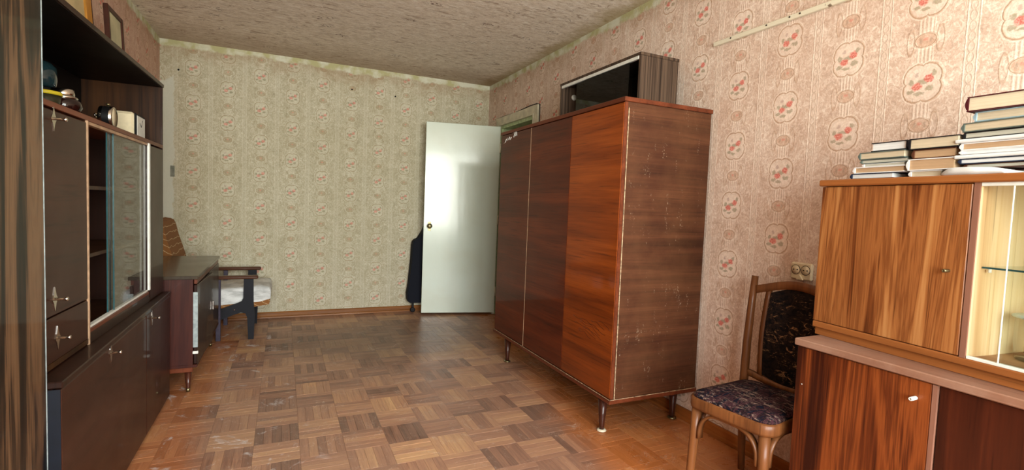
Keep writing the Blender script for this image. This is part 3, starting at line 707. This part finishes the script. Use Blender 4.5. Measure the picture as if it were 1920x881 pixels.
# ------------------------------------------------------------------ armchair
ac = empty('armchair', (-.46, 4.86, 0), 0, 'brown armchair with navy wooden sides and a white cloth over its seat', 'armchair')
def side(yc):
    y0, y1 = yc-.014, yc+.014
    bm_ = bmesh.new()
    poly = [(.215, 0), (.255, 0), (.262, .20), (.252, .30), (.250, .497), (.180, .497), (.178, .345), (.165, .315), (.13, .300), (.03, .262), (-.10, .225), (-.27, .20),
            (-.29, .165), (-.10, .150), (.00, .165), (.10, .205), (.16, .225), (.195, .215), (.207, .18)]
    bm_prism(bm_, poly, 'y', y0, y1); return bm_
for yc in (-.305, .255):
    link('side_frame', side(yc), M['navy'], ac)
    bm = bmesh.new(); bm_box(bm, -.265, .285, yc-.028, yc+.028, .498, .526, .010, 2); link('armrest', bm, wood('armrest_wood', [(.3, (58, 32, 20)), (.7, (96, 58, 38))], 'X', 12, .06, 90, .35, .4), ac)
    bm = bmesh.new(); bm_box(bm, -.015, .018, yc-.016, yc+.016, 0.0, .497, .002); link('leg', bm, plain('grey_violet_leg', (66, 60, 74), .4), ac)
    bm = bmesh.new(); bm_lathe(bm, [(.006, 0), (.006, .003), (0, .004)], 12, mat=Matrix.Translation((.115, yc-.014, .248)) @ Matrix.Rotation(R(90), 4, 'X')); link('screw', bm, M['chrome'], ac)
bm = bmesh.new()
seat = [(-.30, .175), (.02, .225), (.362, .277), (.372, .300), (.368, .330), (-.30, .268)]
bm_prism(bm, seat, 'y', -.285, .235); sq = link('seat_cushion', bm, M['brownfab'], ac)
bm = bmesh.new()
nx = 14
def cyl_pt(tt):                       # soft outline of the cloth: over the top and down the front
    pts = [(-.30, .272), (-.29, .385), (-.1, .405), (.1, .420), (.30, .432), (.362, .425), (.378, .395), (.376, .335), (.30, .318), (.1, .300)]
    return pts
P_ = cyl_pt(0); rings = []
for i in range(nx+1):
    yy = -.292+i*(.534/nx); rings.append([Vector((a+random.uniform(-.002, .002), yy, b-(0.010 if i in (0, nx) else 0)+random.uniform(-.004, .004))) for a, b in P_])
ring_skin(bm, rings); cl_ = link('seat_cover', bm, M['cloth'], ac); cl_['label'] = 'crumpled white cloth'
bm = bmesh.new()
bk = [(-.23, .275), (-.26, .50), (-.315, .70), (-.345, .80), (-.375, .935), (-.395, .955), (-.455, .965), (-.50, .93), (-.47, .80), (-.41, .60), (-.36, .40), (-.34, .26)]
bm_prism(bm, bk, 'y', -.283, .233)
bmesh.ops.bevel(bm, geom=[e for e in bm.edges], offset=.010, segments=2, affect='EDGES'); link('backrest', bm, M['brownfab'], ac)
for yc in (-.305, .255):
    bm = bmesh.new(); bm_sweep(bm, [(-.27, yc, 0), (-.30, yc, .30), (-.40, yc, .66)], rect(.026, .045), up=Vector((0, 1, 0))); link('leg', bm, M['navy'], ac)

# ------------------------------------------------------------------ black bag behind the door
bg_ = empty('shopping_bag', (1.36, 5.235, 0), 0, 'black folded cart bag leaning in the corner behind the door', 'bag')
bm = bmesh.new()
out = [(-.150, .135), (-.125, .105), (.14, .105), (.15, .14), (.155, .72), (.06, .90), (.015, .93), (-.012, .86), (-.045, .790), (-.100, .775), (-.112, .735), (-.118, .55), (-.135, .35), (-.155, .20)]
bm_prism(bm, out, 'y', -.045, .045); bmesh.ops.bevel(bm, geom=[e for e in bm.edges], offset=.008, segments=2, affect='EDGES'); link('bag_body', bm, M['fabric_black'], bg_)
for s_ in (-.085, .10):
    bm = bmesh.new(); bm_box(bm, s_-.010, s_+.010, -.012, .012, .045, .106, .002); ft = link('wheel_bracket', bm, M['black'], bg_)
    bm = bmesh.new(); bm_lathe(bm, [(.018, -.010), (.026, -.008), (.026, .008), (.018, .010)], 18, mat=Matrix.Translation((s_, -.004, .0265)) @ Matrix.Rotation(R(90), 4, 'X')); link('wheel', bm, M['black'], bg_)

# ------------------------------------------------------------------ wardrobe
wd = empty('wardrobe', (1.512, 2.022, 0), 0, 'large mahogany three-door wardrobe on tapered legs against the right wall', 'wardrobe')
WD, WLn, W0, W1 = .572, 1.520, .214, 1.727
box('side_panel', M['ward_side'], wd, .018, WD-.004, 0.002, .020, W0+.001, W1-.022, .001)
box('side_panel', M['ward_dark'], wd, .018, WD-.004, WLn-.020, WLn-.002, W0+.001, W1-.022, .001)
box('back_panel', M['anti_in'], wd, WD-.009, WD-.004, .02, WLn-.02, W0, W1-.022, 0)
box('partition', M['anti_in'], wd, .03, WD-.01, 1.000, 1.016, W0, W1-.022, 0)
box('top_board', M['ward_edge'], wd, -.006, WD, -.006, WLn+.004, W1-.022, W1, .002)
bb = box('bottom_board', M['ward_edge'], wd, -.008, WD, -.006, WLn+.004, W0-.022, W0, .002)
box('edge_strip', M['pale_edge'], bb, -.0085, -.006, -.0065, WLn, W0-.0005, W0+.0018, 0)
box('edge_strip', M['pale_edge'], bb, -.0085, WD-.01, -.0065, -.004, W0-.0005, W0+.0018, 0)
D1, D2 = 2.512-2.022, 3.032-2.022
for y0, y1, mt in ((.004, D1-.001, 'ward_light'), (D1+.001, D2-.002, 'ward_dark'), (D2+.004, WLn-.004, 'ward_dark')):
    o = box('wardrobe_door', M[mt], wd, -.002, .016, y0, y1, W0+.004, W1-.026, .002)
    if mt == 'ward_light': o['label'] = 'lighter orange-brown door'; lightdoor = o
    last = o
box('edge_strip', M['tan_edge'], wd, -.003, .016, D2-.001, D2+.003, W0+.003, W1-.026, 0)
box('edge_strip', M['ward_edge'], wd, .0, .018, .0005, .004, W0+.002, W1-.024, 0)
box('edge_strip', M['pale_edge'], wd, .0225, .0265, -.0005, .0012, W0+.002, W1-.05, 0)
# torn grain on the lower part of the orange door and the white paint marks on the far door
bm = bmesh.new()
for k in range(9):
    y0 = .03+.035*(k % 3); z0 = .560-.011*k+.0; L_ = random.uniform(.10, .26); pts = []
    for q in range(10): pts.append((-.0025, y0+L_*q/9+.03*k*.4, z0+.030*q/9+.004*math.sin(q*1.2+k)+.012*math.exp(-((q-4)**2)/6)))
    pts = [p for p in pts if p[1] < D1-.01]
    if len(pts) > 2: bm_sweep(bm, pts, rect(.0006, .0022), up=Vector((0, 0, 1)))
o = link('torn_veneer', bm, M['ward_dark'], lightdoor); o['kind'] = 'stuff'
bm = bmesh.new()
strokes = [[(0, 0), (-.03, .004), (-.045, .018), (-.052, .030)], [(-.060, .028), (-.072, .036), (-.085, .030), (-.078, .018), (-.066, .016)], [(-.092, .034), (-.108, .040), (-.112, .028), (-.098, .020), (-.120, .016), (-.140, .034)],
           [(-.170, .052), (-.185, .062), (-.198, .056), (-.190, .040), (-.176, .028), (-.195, .030)], [(-.205, .064), (-.208, .034)], [(-.208, .060), (-.225, .062), (-.232, .034)]]
for s_ in strokes: bm_sweep(bm, [(-.0026, WLn-.050+a, 1.640+b) for a, b in s_], rect(.0010, .007), up=Vector((1, 0, 0)))
o = link('paint_marks', bm, M['white'], last); o['label'] = 'white painted scribble'; o['kind'] = 'stuff'
for lx, ly in ((.040, .115), (.040, WLn-.175), (WD-.05, .115), (WD-.05, WLn-.175)):
    bm = bmesh.new(); bm_lathe(bm, [(.013, .012), (.014, .03), (.027, W0-.022)], 18, mat=Matrix.Translation((lx, ly, 0))); lg = link('leg', bm, M['lego'], wd)
    bm = bmesh.new(); bm_lathe(bm, [(.022, .0005), (.026, .004), (.022, .010), (.016, .012)], 18, mat=Matrix.Translation((lx, ly, 0))); link('foot_cup', bm, M['casing'] if ly < .2 and lx < .1 else M['brass'], lg)

# small glazed cabinet on top of the wardrobe
an = empty('glazed_box_cabinet', (1.735, 2.205, 1.7275), 0, 'small ribbed grey-brown cabinet with sliding glass on top of the wardrobe', 'cabinet')
AD, AL, AH = .262, .855, .298
box('side_panel', M['anti'], an, 0, AD, 0, .016, 0, AH-.016, .001)
box('side_panel', M['anti'], an, 0, AD, AL-.016, AL, 0, AH-.016, .001)
box('top_board', M['anti'], an, -.003, AD+.004, -.003, AL+.003, AH-.016, AH, .001)
box('bottom_board', M['anti'], an, 0, AD, .016, AL-.016, 0, .016, 0)
box('back_panel', M['anti_in'], an, AD-.005, AD, .016, AL-.016, .016, AH-.016, 0)
box('glass_track', M['track'], an, -.002, .012, .017, AL-.017, AH-.034, AH-.0165, .001)
box('glass_track', M['anti'], an, .001, .012, .017, AL-.017, .016, .022, .001)
box('glass_pane', M['glass_grey'], an, .004, .007, .10, .56, .022, AH-.030, 0)
box('glass_pane', M['glass_grey'], an, .010, .013, .20, .66, .022, AH-.030, 0)
bm = bmesh.new(); bm_lathe(bm, [(.0, 0), (.020, 0), (.020, .004), (.014, .010), (0, .011)], 18, mat=Matrix.Translation((.10, AL-.0165, .215)) @ Matrix.Rotation(R(90), 4, 'X')); link('round_clip', bm, M['white'], an)

# ------------------------------------------------------------------ dining chair
ch = empty('dining_chair', (1.737, 1.366, 0), R(8), 'brown bentwood chair with dark patterned seat and back by the right wall', 'chair')
def rounded(x0, x1, yf, yb, r, n=6):
    pts = []
    for cx0, cy0, a0 in ((x0+r, -yf+r, 180), (x1-r, -yb+r, 270), (x1-r, yb-r, 0), (x0+r, yf-r, 90)):
        for q in range(n+1):
            a = R(a0+90*q/n); pts.append((cx0+r*math.cos(a), cy0+r*math.sin(a)))
    return pts
SZ = .432
prof = rounded(-.205, .195, .178, .165, .055)
bm = bmesh.new()
inner = [(a*.92, b*.92) for a, b in prof]
rings = [[Vector((a, b, SZ-.045)) for a, b in prof], [Vector((a*1.01, b*1.01, SZ-.035)) for a, b in prof], [Vector((a*1.01, b*1.01, SZ-.006)) for a, b in prof], [Vector((a*.985, b*.985, SZ)) for a, b in prof], [Vector((a, b, SZ)) for a, b in inner]]
ring_skin(bm, rings); link('seat_frame', bm, M['chairwood'], ch)
bm = bmesh.new()
rings = [[Vector((a*k, b*k, SZ+h)) for a, b in prof] for k, h in ((.97, -.002), (.965, .006), (.93, .014), (.82, .021), (.6, .026), (.3, .028), (.05, .029))]
ring_skin(bm, rings); link('seat_pad', bm, M['fabric'], ch)
for s_ in (-1, 1):
    bm = bmesh.new(); bm_sweep(bm, [(-.185, s_*.158, .001), (-.181, s_*.152, .12), (-.178, s_*.146, .27), (-.174, s_*.142, SZ-.044)], circ(.020, 14), up=Vector((0, 1, 0)), scales=[.78, .85, .95, 1.05]); link('leg', bm, M['chairwood'], ch)
    bm = bmesh.new(); bm_sweep(bm, [(.235, s_*.186, .001), (.216, s_*.184, .20), (.206, s_*.184, .42), (.212, s_*.184, .60), (.228, s_*.184, .78), (.242, s_*.184, .900)], circ(.017, 14), up=Vector((0, 1, 0)), scales=[.85, 1, 1.1, 1.05, .95, .85]); link('back_post', bm, M['chairwood'], ch)
def arch(p0, p1, drop=.115, rad=.085, zt=SZ-.052):
    p0, p1 = Vector(p0), Vector(p1); d = (p1-p0).normalized(); pts = [p0+Vector((0, 0, zt-drop))]
    for q in range(8):
        a = R(90*q/7); pts.append(p0+d*(rad*(1-math.cos(a)))+Vector((0, 0, zt-rad+rad*math.sin(a))))
    for q in range(8):
        a = R(90-90*q/7); pts.append(p1-d*(rad*(1-math.cos(a)))+Vector((0, 0, zt-rad+rad*math.sin(a))))
    pts.append(p1+Vector((0, 0, zt-drop))); return pts, d
for p0, p1 in (((-.178, -.122, 0), (-.178, .122, 0)), ((-.150, -.146, 0), (.190, -.170, 0)), ((-.150, .146, 0), (.190, .170, 0))):
    pts, d = arch(p0, p1); nrm = Vector((-d.y, d.x, 0))
    bm = bmesh.new(); rings = []
    for i, p in enumerate(pts):
        tdir = (pts[min(i+1, len(pts)-1)]-pts[max(i-1, 0)]).normalized(); b_ = tdir.cross(nrm).normalized()
        rings.append([p+nrm*a+b_*b for a, b in rect(.026, .011)])
    ring_skin(bm, rings); link('brace', bm, M['chairwood'], ch)
def back_x(zz): return .208+(zz-.45)*.075
def curve_rail(fz, hgt, thk=.020, half=.178):
    bm_ = bmesh.new(); rings_ = []
    for q in range(17):
        yy = -half+2*half*q/16; zz = fz(yy); xb = back_x(zz)+.018*math.cos(yy/half*math.pi/2)
        rings_.append([Vector((xb+a, yy, zz+b)) for a, b in rect(thk, hgt)])
    ring_skin(bm_, rings_); return bm_
top_f = lambda y_: .840+.040*math.cos(y_/.178*math.pi/2)**1.2 if abs(y_) < .178 else .840
low_f = lambda y_: .468-.030*math.cos(y_/.178*math.pi/2)**1.2 if abs(y_) < .178 else .468
link('top_rail', curve_rail(top_f, .036), M['chairwood'], ch)
link('lower_rail', curve_rail(low_f, .026), M['chairwood'], ch)
for s_ in (-1, 1):
    bm = bmesh.new(); bm_sweep(bm, [(back_x(z_)+.010, s_*(.116+.012*math.sin((z_-.45)/.4*math.pi)), z_) for z_ in [.455+.05*q for q in range(9)]], rect(.016, .020), up=Vector((0, 1, 0))); link('back_stile', bm, M['chairwood'], ch)
bm = bmesh.new(); NY, NZ_ = 10, 14
for face in (0, 1):
    g_ = []
    for a in range(NZ_+1):
        row = []
        for b in range(NY+1):
            yy = (-.108+.216*b/NY); t_ = a/NZ_; lo = low_f(yy*1.3)+.012; hi = top_f(yy*1.3)-.016; zz = lo+(hi-lo)*t_
            yw = yy*(1+.10*math.sin(t_*math.pi)); edge = min(b, NY-b, a, NZ_-a); puff = .012*(1-math.exp(-edge*.9))
            xb = back_x(zz)+.018*math.cos(yw/.178*math.pi/2)
            row.append(bm.verts.new((xb-(.004+puff) if face == 0 else xb+(.004+puff*.5), yw, zz)))
        g_.append(row)
    for a in range(NZ_):
        for b in range(NY): f = bm.faces.new((g_[a][b], g_[a][b+1], g_[a+1][b+1], g_[a+1][b])); f.smooth = True
link('back_pad', bm, M['fabric_back'], ch)

# ------------------------------------------------------------------ right sideboard: base
sb = empty('sideboard', (1.620, 1.128, 0), 0, 'wide walnut base cabinet with a worn ledge at the right edge', 'sideboard')
SL = 1.34; SD = .455; ST = .757
bm = bmesh.new(); bm_box(bm, .020, SD, -.016, 0, .02, ST-.026, .001); bm_box(bm, .020, SD, -SL, -SL+.016, .02, ST-.026); bm_box(bm, SD-.006, SD, -SL, 0, .02, ST-.026); bm_box(bm, .02, SD-.006, -SL+.016, -.016, .05, .066); bm_box(bm, .06, .076, -SL+.016, -.016, .001, .05)
link('body', bm, M['side_low'], sb)
box('worktop', M['ledge'], sb, -.008, SD+.004, -SL, .006, ST-.024, ST, .003)
s1 = box('cabinet_door', M['side_low'], sb, 0, .019, -.396, -.002, .03, ST-.027, .002)
box('edge_strip', M['divider'], sb, -.001, .019, -.409, -.398, .03, ST-.027, 0)
s2 = box('cabinet_door', M['side_dark'], sb, .006, .022, -.93, -.411, .03, ST-.027, .002)
box('edge_strip', M['divider'], sb, -.001, .019, -.944, -.933, .03, ST-.027, 0)
s3 = box('cabinet_door', M['side_low'], sb, 0, .019, -SL, -.946, .03, ST-.027, .002)
def peg(parent, x, y, z, mt, r=.0055, L_=.026):
    bm_ = bmesh.new(); bm_lathe(bm_, [(r*.9, 0), (r, .002), (r, L_), (r*.6, L_+.002), (r*.55, L_-.004), (0, L_-.004)], 16, mat=Matrix.Translation((x, y, z)) @ Matrix.Rotation(R(-90), 4, 'Y')); return link('handle', bm_, mt, parent)
peg(s1, 0, .768-1.128, .679, M['white'])
bm = bmesh.new(); bm_lathe(bm, [(.003, 0), (.003, .002), (0, .0025)], 10, mat=Matrix.Translation((0, -.026, .603)) @ Matrix.Rotation(R(-90), 4, 'Y')); link('screw', bm, M['chrome'], s1)

# upper part, turned five degrees on the base
ub_ = empty('display_cabinet', (1.735, 1.157, ST+.0005), R(-5), 'walnut upper cabinet with glass front standing on the ledge', 'cabinet')
HL = 1.12; HD = .272; HB = .789-ST; HTp = 1.305-ST
box('plinth', M['side_edge'], ub_, .010, HD, -HL, -.004, 0, HB-.006, .001)
box('bottom_rail', M['side_edge'], ub_, -.002, HD, -HL, 0, HB-.006, HB+.016, .003)
box('top_board', M['side_edge'], ub_, -.010, HD+.004, -HL-.004, .008, HTp-.022, HTp, .004)
box('end_panel', M['side_door'], ub_, .020, HD, -.016, -.001, HB+.016, HTp-.022, 0)
box('near_panel', M['side_door'], ub_, .020, HD, -HL, -HL+.016, HB+.016, HTp-.022, 0)
box('back_panel', M['light_wood'], ub_, HD-.006, HD, -HL+.016, -.016, HB+.016, HTp-.022, 0)
box('divider', M['light_wood'], ub_, .004, HD-.006, -.461, -.449, HB+.016, HTp-.022, 0)
box('edge_strip', M['divider'], ub_, -.001, .004, -.461, -.447, HB+.016, HTp-.022, 0)
box('inner_floor', M['shelf_wood'], ub_, .004, HD-.006, -HL+.016, -.461, HB+.016, HB+.018, 0)
ud = box('cabinet_door', M['side_door'], ub_, -.001, .018, -.444, -.001, HB+.018, HTp-.024, .002)
peg(ud, -.001, -.405, 1.038-ST, M['brass'], .005, .022)
box('glass_track', M['track'], ub_, .0, .014, -HL+.016, -.462, HTp-.032, HTp-.022, .001)
box('glass_track', M['track'], ub_, .0, .014, -HL+.016, -.462, HB+.016, HB+.024, .001)
gp = box('glass_pane', M['glass_green'], ub_, .002, .0055, -1.0, -.531, HB+.024, HTp-.032, 0)
box('pane_edge', M['track'], gp, .0015, .006, -.531, -.5295, HB+.024, HTp-.032, 0)
gp = box('glass_pane', M['glass'], ub_, .009, .0125, -.80, -.463, HB+.024, HTp-.032, 0)
gs = box('glass_shelf', M['glass_green'], ub_, .035, HD-.01, -HL+.02, -.463, 1.052-ST, 1.057-ST, 0)
box('shelf_edge', M['glass_edge'], gs, .0335, .035, -HL+.02, -.463, 1.052-ST, 1.057-ST, 0)
bm = bmesh.new(); bm_lathe(bm, [(.004, 0), (.004, .010)], 10, mat=Matrix.Translation((.05, -.472, 1.041-ST))); link('shelf_peg', bm, M['white'], ub_)

def on_hutch(xl, yl, z):
    a = R(-5); return Vector((1.735+xl*math.cos(a)-yl*math.sin(a), 1.157+xl*math.sin(a)+yl*math.cos(a), z))
t = empty('glass_jar', on_hutch(.165, -.545, ST+.0005+HB+.0185), 0, 'clear glass jar holding a dark dried sprig behind the glass', 'jar')
bm = bmesh.new(); bm_lathe(bm, [(.045, 0), (.055, .004), (.058, .06), (.058, .115)], 28, cap=False); link('jar_body', bm, M['glass'], t)
bm = bmesh.new(); bm_lathe(bm, [(.0, .001), (.053, .002), (.053, .005), (0, .005)], 28); link('jar_base', bm, M['glass_green'], t)
bm = bmesh.new(); bm_lathe(bm, [(.063, .116), (.066, .119), (.063, .122), (0, .122)], 28); link('jar_lid', bm, plain('pale_lid', (206, 220, 218), .3), t)
bm = bmesh.new()
for k in range(16):
    a = random.uniform(0, 6.28); r_ = random.uniform(.0, .034); z_ = random.uniform(.016, .045)
    bmesh.ops.create_icosphere(bm, subdivisions=1, radius=random.uniform(.005, .010), matrix=Matrix.Translation((r_*math.cos(a), r_*math.sin(a), z_)))
for k in range(5): bm_sweep(bm, [(random.uniform(-.02, .02), random.uniform(-.02, .02), .012), (random.uniform(-.03, .03), random.uniform(-.03, .03), .04), (random.uniform(-.035, .035), random.uniform(-.035, .035), .075)], circ(.0018, 6))
link('dried_sprig', bm, plain('dark_sprig', (34, 40, 40), .7), t)

# ------------------------------------------------------------------ books on the sideboard
def pages_mat(name, c):
    q = Mat(name); _, a, b, cc_ = q.coord('Object'); f = q.noise(scale=1, detail=2, mul=(3, 3, 900)); g2 = q.noise(scale=12, detail=3)
    q.base(q.mix(f.below(.45, .1)*.25, q.ramp(g2, [(.3, tuple(v*.93 for v in c)), (.7, c)]), tuple(v*.6 for v in c))); q.set(rough=.8); return q
PM = {'w': pages_mat('white_pages', (228, 232, 232)), 'c': pages_mat('cream_pages', (206, 192, 164)), 't': pages_mat('tan_pages', (186, 154, 118)), 'g': pages_mat('grey_pages', (196, 194, 178))}
CM = {'k': plain('black_cover', (22, 20, 24), .5), 'n': plain('navy_cover', (34, 44, 66), .5), 'b': plain('brown_cover', (84, 50, 34), .5), 'w': plain('white_cover', (224, 226, 226), .4, vary=.03),
      'g': plain('grey_green_cover', (92, 104, 98), .5), 'r': plain('dark_red_cover', (70, 20, 26), .45), 'l': plain('light_blue_cover', (150, 178, 190), .5)}
def book(y0, y1, z0, z1, pg, cv, spine, xl, L_, label, twist=0.0, name='book'):
    """y0>y1 in the hutch frame; spine: 'far', 'near', 'back' or None (paper booklet)"""
    z0 += .0; W = y0-y1; T_ = z1-z0
    t_ = empty(name, on_hutch(xl+L_/2, (y0+y1)/2, z0), R(-5+twist), label, 'book' if name == 'book' else 'magazine', 'books piled on the walnut sideboard')
    ct = min(.0028, T_*.16); h = W/2
    if spine is None:
        bm_ = bmesh.new(); bm_box(bm_, -L_/2, L_/2, -h, h, 0, T_, min(.004, T_*.4), 2); link('pages', bm_, PM[pg], t_); return t_
    s_ = {'far': 1, 'near': -1, 'back': 0}[spine]
    py0, py1 = -h+(.004 if s_ != -1 else .003), h-(.004 if s_ != 1 else .003)
    link('pages', (lambda b: (bm_box(b, -L_/2+.004, L_/2-.004, py0, py1, ct, T_-ct, .0), b)[1])(bmesh.new()), PM[pg], t_)
    bm_ = bmesh.new(); bm_box(bm_, -L_/2, L_/2, -h, h, 0, ct, .0006); link('cover', bm_, CM[cv], t_)
    bm_ = bmesh.new(); bm_box(bm_, -L_/2, L_/2, -h, h, T_-ct, T_, .0006); link('cover', bm_, CM[cv], t_)
    bm_ = bmesh.new()
    if s_:
        pr = [(s_*(h-.003), ct*.5)]+[(s_*(h-.002+.006*math.sin(R(180*q/8))), ct*.5+(T_-ct)*q/8) for q in range(1, 8)]+[(s_*(h-.003), T_-ct*.5)]
        pr += [(s_*(h-.004), T_-ct*.5), (s_*(h-.004), ct*.5)]
        bm_prism(bm_, pr, 'x', -L_/2, L_/2)
    else: bm_box(bm_, L_/2-.003, L_/2, -h, h, ct*.5, T_-ct*.5, .0)
    link('spine', bm_, CM[cv], t_); return t_
TOPZ = 1.3058
def stack(rows):
    z = TOPZ
    for y0, y1, th, pg, cv, sp_, xl, L_, tw, lab, nm in rows:
        book(y0, y1, z, z+th, pg, cv, sp_, xl, L_, lab, tw, nm); z += th+.0006
stack([(-.087, -.222, .0185, 'w', 'n', 'far', .018, .20, 0, 'white-paged book at the bottom of the left pile', 'book'),
       (-.094, -.252, .0205, 't', 'w', 'far', .020, .20, 0, 'tan-paged book second from the bottom of the left pile', 'book'),
       (-.121, -.250, .0095, 'g', 'w', 'far', .024, .20, 0, 'thin grey book third from the bottom of the left pile', 'book'),
       (-.114, -.255, .0125, 'g', 'g', 'far', .022, .20, 1, 'thin cream book with a grey-green cover in the left pile', 'book'),
       (-.111, -.254, .0235, 'c', 'g', 'far', .018, .20, -1, 'cream book with jagged pages second from the top of the left pile', 'book'),
       (-.146, -.256, .0280, 'w', 'k', 'near', .020, .19, 0, 'pale blue-white book on top of the left pile', 'book')])
stack([(-.268, -.352, .0190, 'c', 'w', 'far', .022, .20, 0, 'cream book at the bottom of the middle pile', 'book'),
       (-.262, -.386, .0345, 't', 'w', 'far', .018, .20, 0, 'thick tan book with a rounded white spine in the middle pile', 'book'),
       (-.272, -.384, .0270, 't', 'b', 'far', .022, .19, 0, 'brown-paged book second from the top of the middle pile', 'book'),
       (-.2625, -.392, .0330, 'c', 'k', 'far', .016, .20, 0, 'thick cream book with black and red cover topping the middle pile', 'book')])
stack([(-.395, -.530, .0180, 'g', 'r', 'far', .100, .13, 0, 'grey-paged book at the bottom of the tall right pile', 'book')])
z = TOPZ+.0190
for row in [(-.404, -.560, .0120, 'g', 'b', 'far', .030, .20, 0, 'thin brownish book above the curled booklet', 'book'),
       (-.394, -.572, .0140, 'w', 'n', 'far', .022, .20, 0, 'blue-white book with a navy cover low in the tall right pile', 'book'),
       (-.382, -.572, .0105, 'w', 'n', None, .016, .22, 0, 'white magazine sticking out farthest in the tall right pile', 'magazine'),
       (-.396, -.568, .0110, 'w', 'w', 'far', .018, .20, 1, 'thin white book with a rounded spine in the tall right pile', 'book'),
       (-.396, -.545, .0200, 't', 'w', 'far', .020, .19, 0, 'tan-paged book between white ones in the tall right pile', 'book'),
       (-.382, -.575, .0105, 'w', 'r', None, .014, .22, 0, 'thin pinkish-white magazine in the middle of the tall right pile', 'magazine'),
       (-.398, -.556, .0180, 'g', 'k', 'far', .024, .19, 0, 'grey book above the pinkish magazine in the tall right pile', 'book'),
       (-.399, -.570, .0250, 'c', 'g', 'far', .018, .20, -2, 'cream book with a dark slanted spine third from the top', 'book'),
       (-.420, -.575, .0260, 'c', 'l', 'far', .022, .19, 1, 'grey-blue book second from the top of the tall right pile', 'book'),
       (-.402, -.580, .0400, 'c', 'r', 'far', .008, .21, 5, 'thick tan-paged book with dark red cover topping the tall right pile', 'book')]:
    y0, y1, th, pg, cv, sp_, xl, L_, tw, lab, nm = row
    book(y0, y1, z, z+th, pg, cv, sp_, xl, L_, lab, tw, nm); z += th+.0006
# curled white booklet in front of the tall pile
t = empty('booklet', on_hutch(.0, 0, TOPZ), R(-5), 'curled white booklet lying open in front of the tall right pile', 'booklet')
bm = bmesh.new(); rings = []
for q in range(15):
    f_ = q/14; yy = -.358-f_*.150; lift = .0165*math.exp(-((f_-.10)/.16)**2)*(1 if f_ > .0 else 0)
    zt_ = .004+.015*math.sin(min(1, f_*6)*math.pi/2)+.002*math.sin(f_*5)
    if f_ > .82: zt_ -= (f_-.82)*.035
    rings.append([Vector((.006+.012*abs(f_-.5), yy, .0006)), Vector((.094, yy, .0006)), Vector((.094, yy, .0008+zt_*.8)), Vector((.004+.012*abs(f_-.5), yy, .0008+zt_))])
ring_skin(bm, rings); link('pages', bm, PM['w'], t)

# ------------------------------------------------------------------ wall things
so = empty('wall_socket', (XR, 1.459, .934), 0, 'cream double power socket on the wall above the bentwood chair', 'socket')
box('socket_plate', M['ivory'], so, -.018, -.001, -.050, .050, -.038, .038, .006)
bm = bmesh.new(); bm_prism(bm, [(-.016, -.036), (.016, -.036), (.0, -.014)], 'x', -.027, -.018); link('cover_wedge', bm, M['ivory'], so)
for s_ in (-1, 1):
    bm = bmesh.new(); bm_lathe(bm, [(.0205, 0), (.0205, .0012), (.0, .0014)], 24, mat=Matrix.Translation((-.0185, s_*.023, .006)) @ Matrix.Rotation(R(-90), 4, 'Y')); rg = link('socket_face', bm, M['ivory'], so)
    bm = bmesh.new(); bm_sweep(bm, [(-.0192, s_*.023+.0208*math.cos(q*math.pi/12), .006+.0208*math.sin(q*math.pi/12)) for q in range(25)], rect(.0016, .0016), up=Vector((1, 0, 0))); link('socket_ring', bm, M['gap'], rg)
    for p in (-1, 1):
        bm = bmesh.new(); bm_lathe(bm, [(.0028, 0), (.0028, .0030), (0, .0031)], 10, mat=Matrix.Translation((-.0188, s_*.023+p*.0085, .006)) @ Matrix.Rotation(R(-90), 4, 'Y')); link('pin_hole', bm, M['black'], rg)
bt = box('wall_batten', M['batten'], None, XR-.018, XR-.001, .86, 2.045, -.011, .011, .002); bt.location = (0, 0, 2.076); tag(bt, 'white painted wooden batten nailed high on the papered wall', 'batten')
for k, yy in enumerate((1.93, 1.72, 1.60, 1.55)):
    bm = bmesh.new(); bm_lathe(bm, [(.004, 0), (.004, .002), (0, .003)], 8, mat=Matrix.Translation((XR-.018, yy, .002)) @ Matrix.Rotation(R(-90), 4, 'Y')); link('nail_head', bm, M['gap'], bt)
bm = bmesh.new(); cpts = [(XR-.006, DY1+.092, .06), (XR-.006, DY1+.092, 1.2), (XR-.006, DY1+.092, 2.06), (XR-.006, DY1+.085, 2.105), (XR-.006, DY1-.10, 2.108), (XR-.006, 4.60, 2.103), (XR-.006, 4.25, 2.118), (XR-.006, DY0-.02, 2.115), (XR-.006, DY0-.09, 2.100), (XR-.006, DY0-.095, 2.0), (XR-.006, DY0-.092, 1.0), (XR-.006, DY0-.092, .08)]
bm_sweep(bm, cpts, circ(.004, 8), up=Vector((1, 0, 0))); tag(link('cable', bm, M['black'], smooth=True), 'thin black cable pinned around the white doorway casing', 'cable')
tp = box('tape_patch', plain('grey_tape', (120, 122, 110), .6), None, -.910, -.878, YB-.003, YB-.0005, 1.315, 1.412, 0); tag(tp, 'grey tape patch on the back wall near the left corner', 'tape')
for k, (nx_, nz_, lab) in enumerate(((-.848, 2.254, 'small black nail high on the back wall near the left corner'), (.616, 2.275, 'small black nail high on the middle of the back wall'), (1.048, 2.261, 'small black nail high on the back wall nearer the door'))):
    bm = bmesh.new(); bm_lathe(bm, [(.003, 0), (.003, .012), (.008, .013), (.007, .017), (0, .018)], 10, mat=Matrix.Translation((nx_, YB, nz_)) @ Matrix.Rotation(R(90), 4, 'X')); o = link('nail', bm, M['black']); tag(o, lab, 'nail')
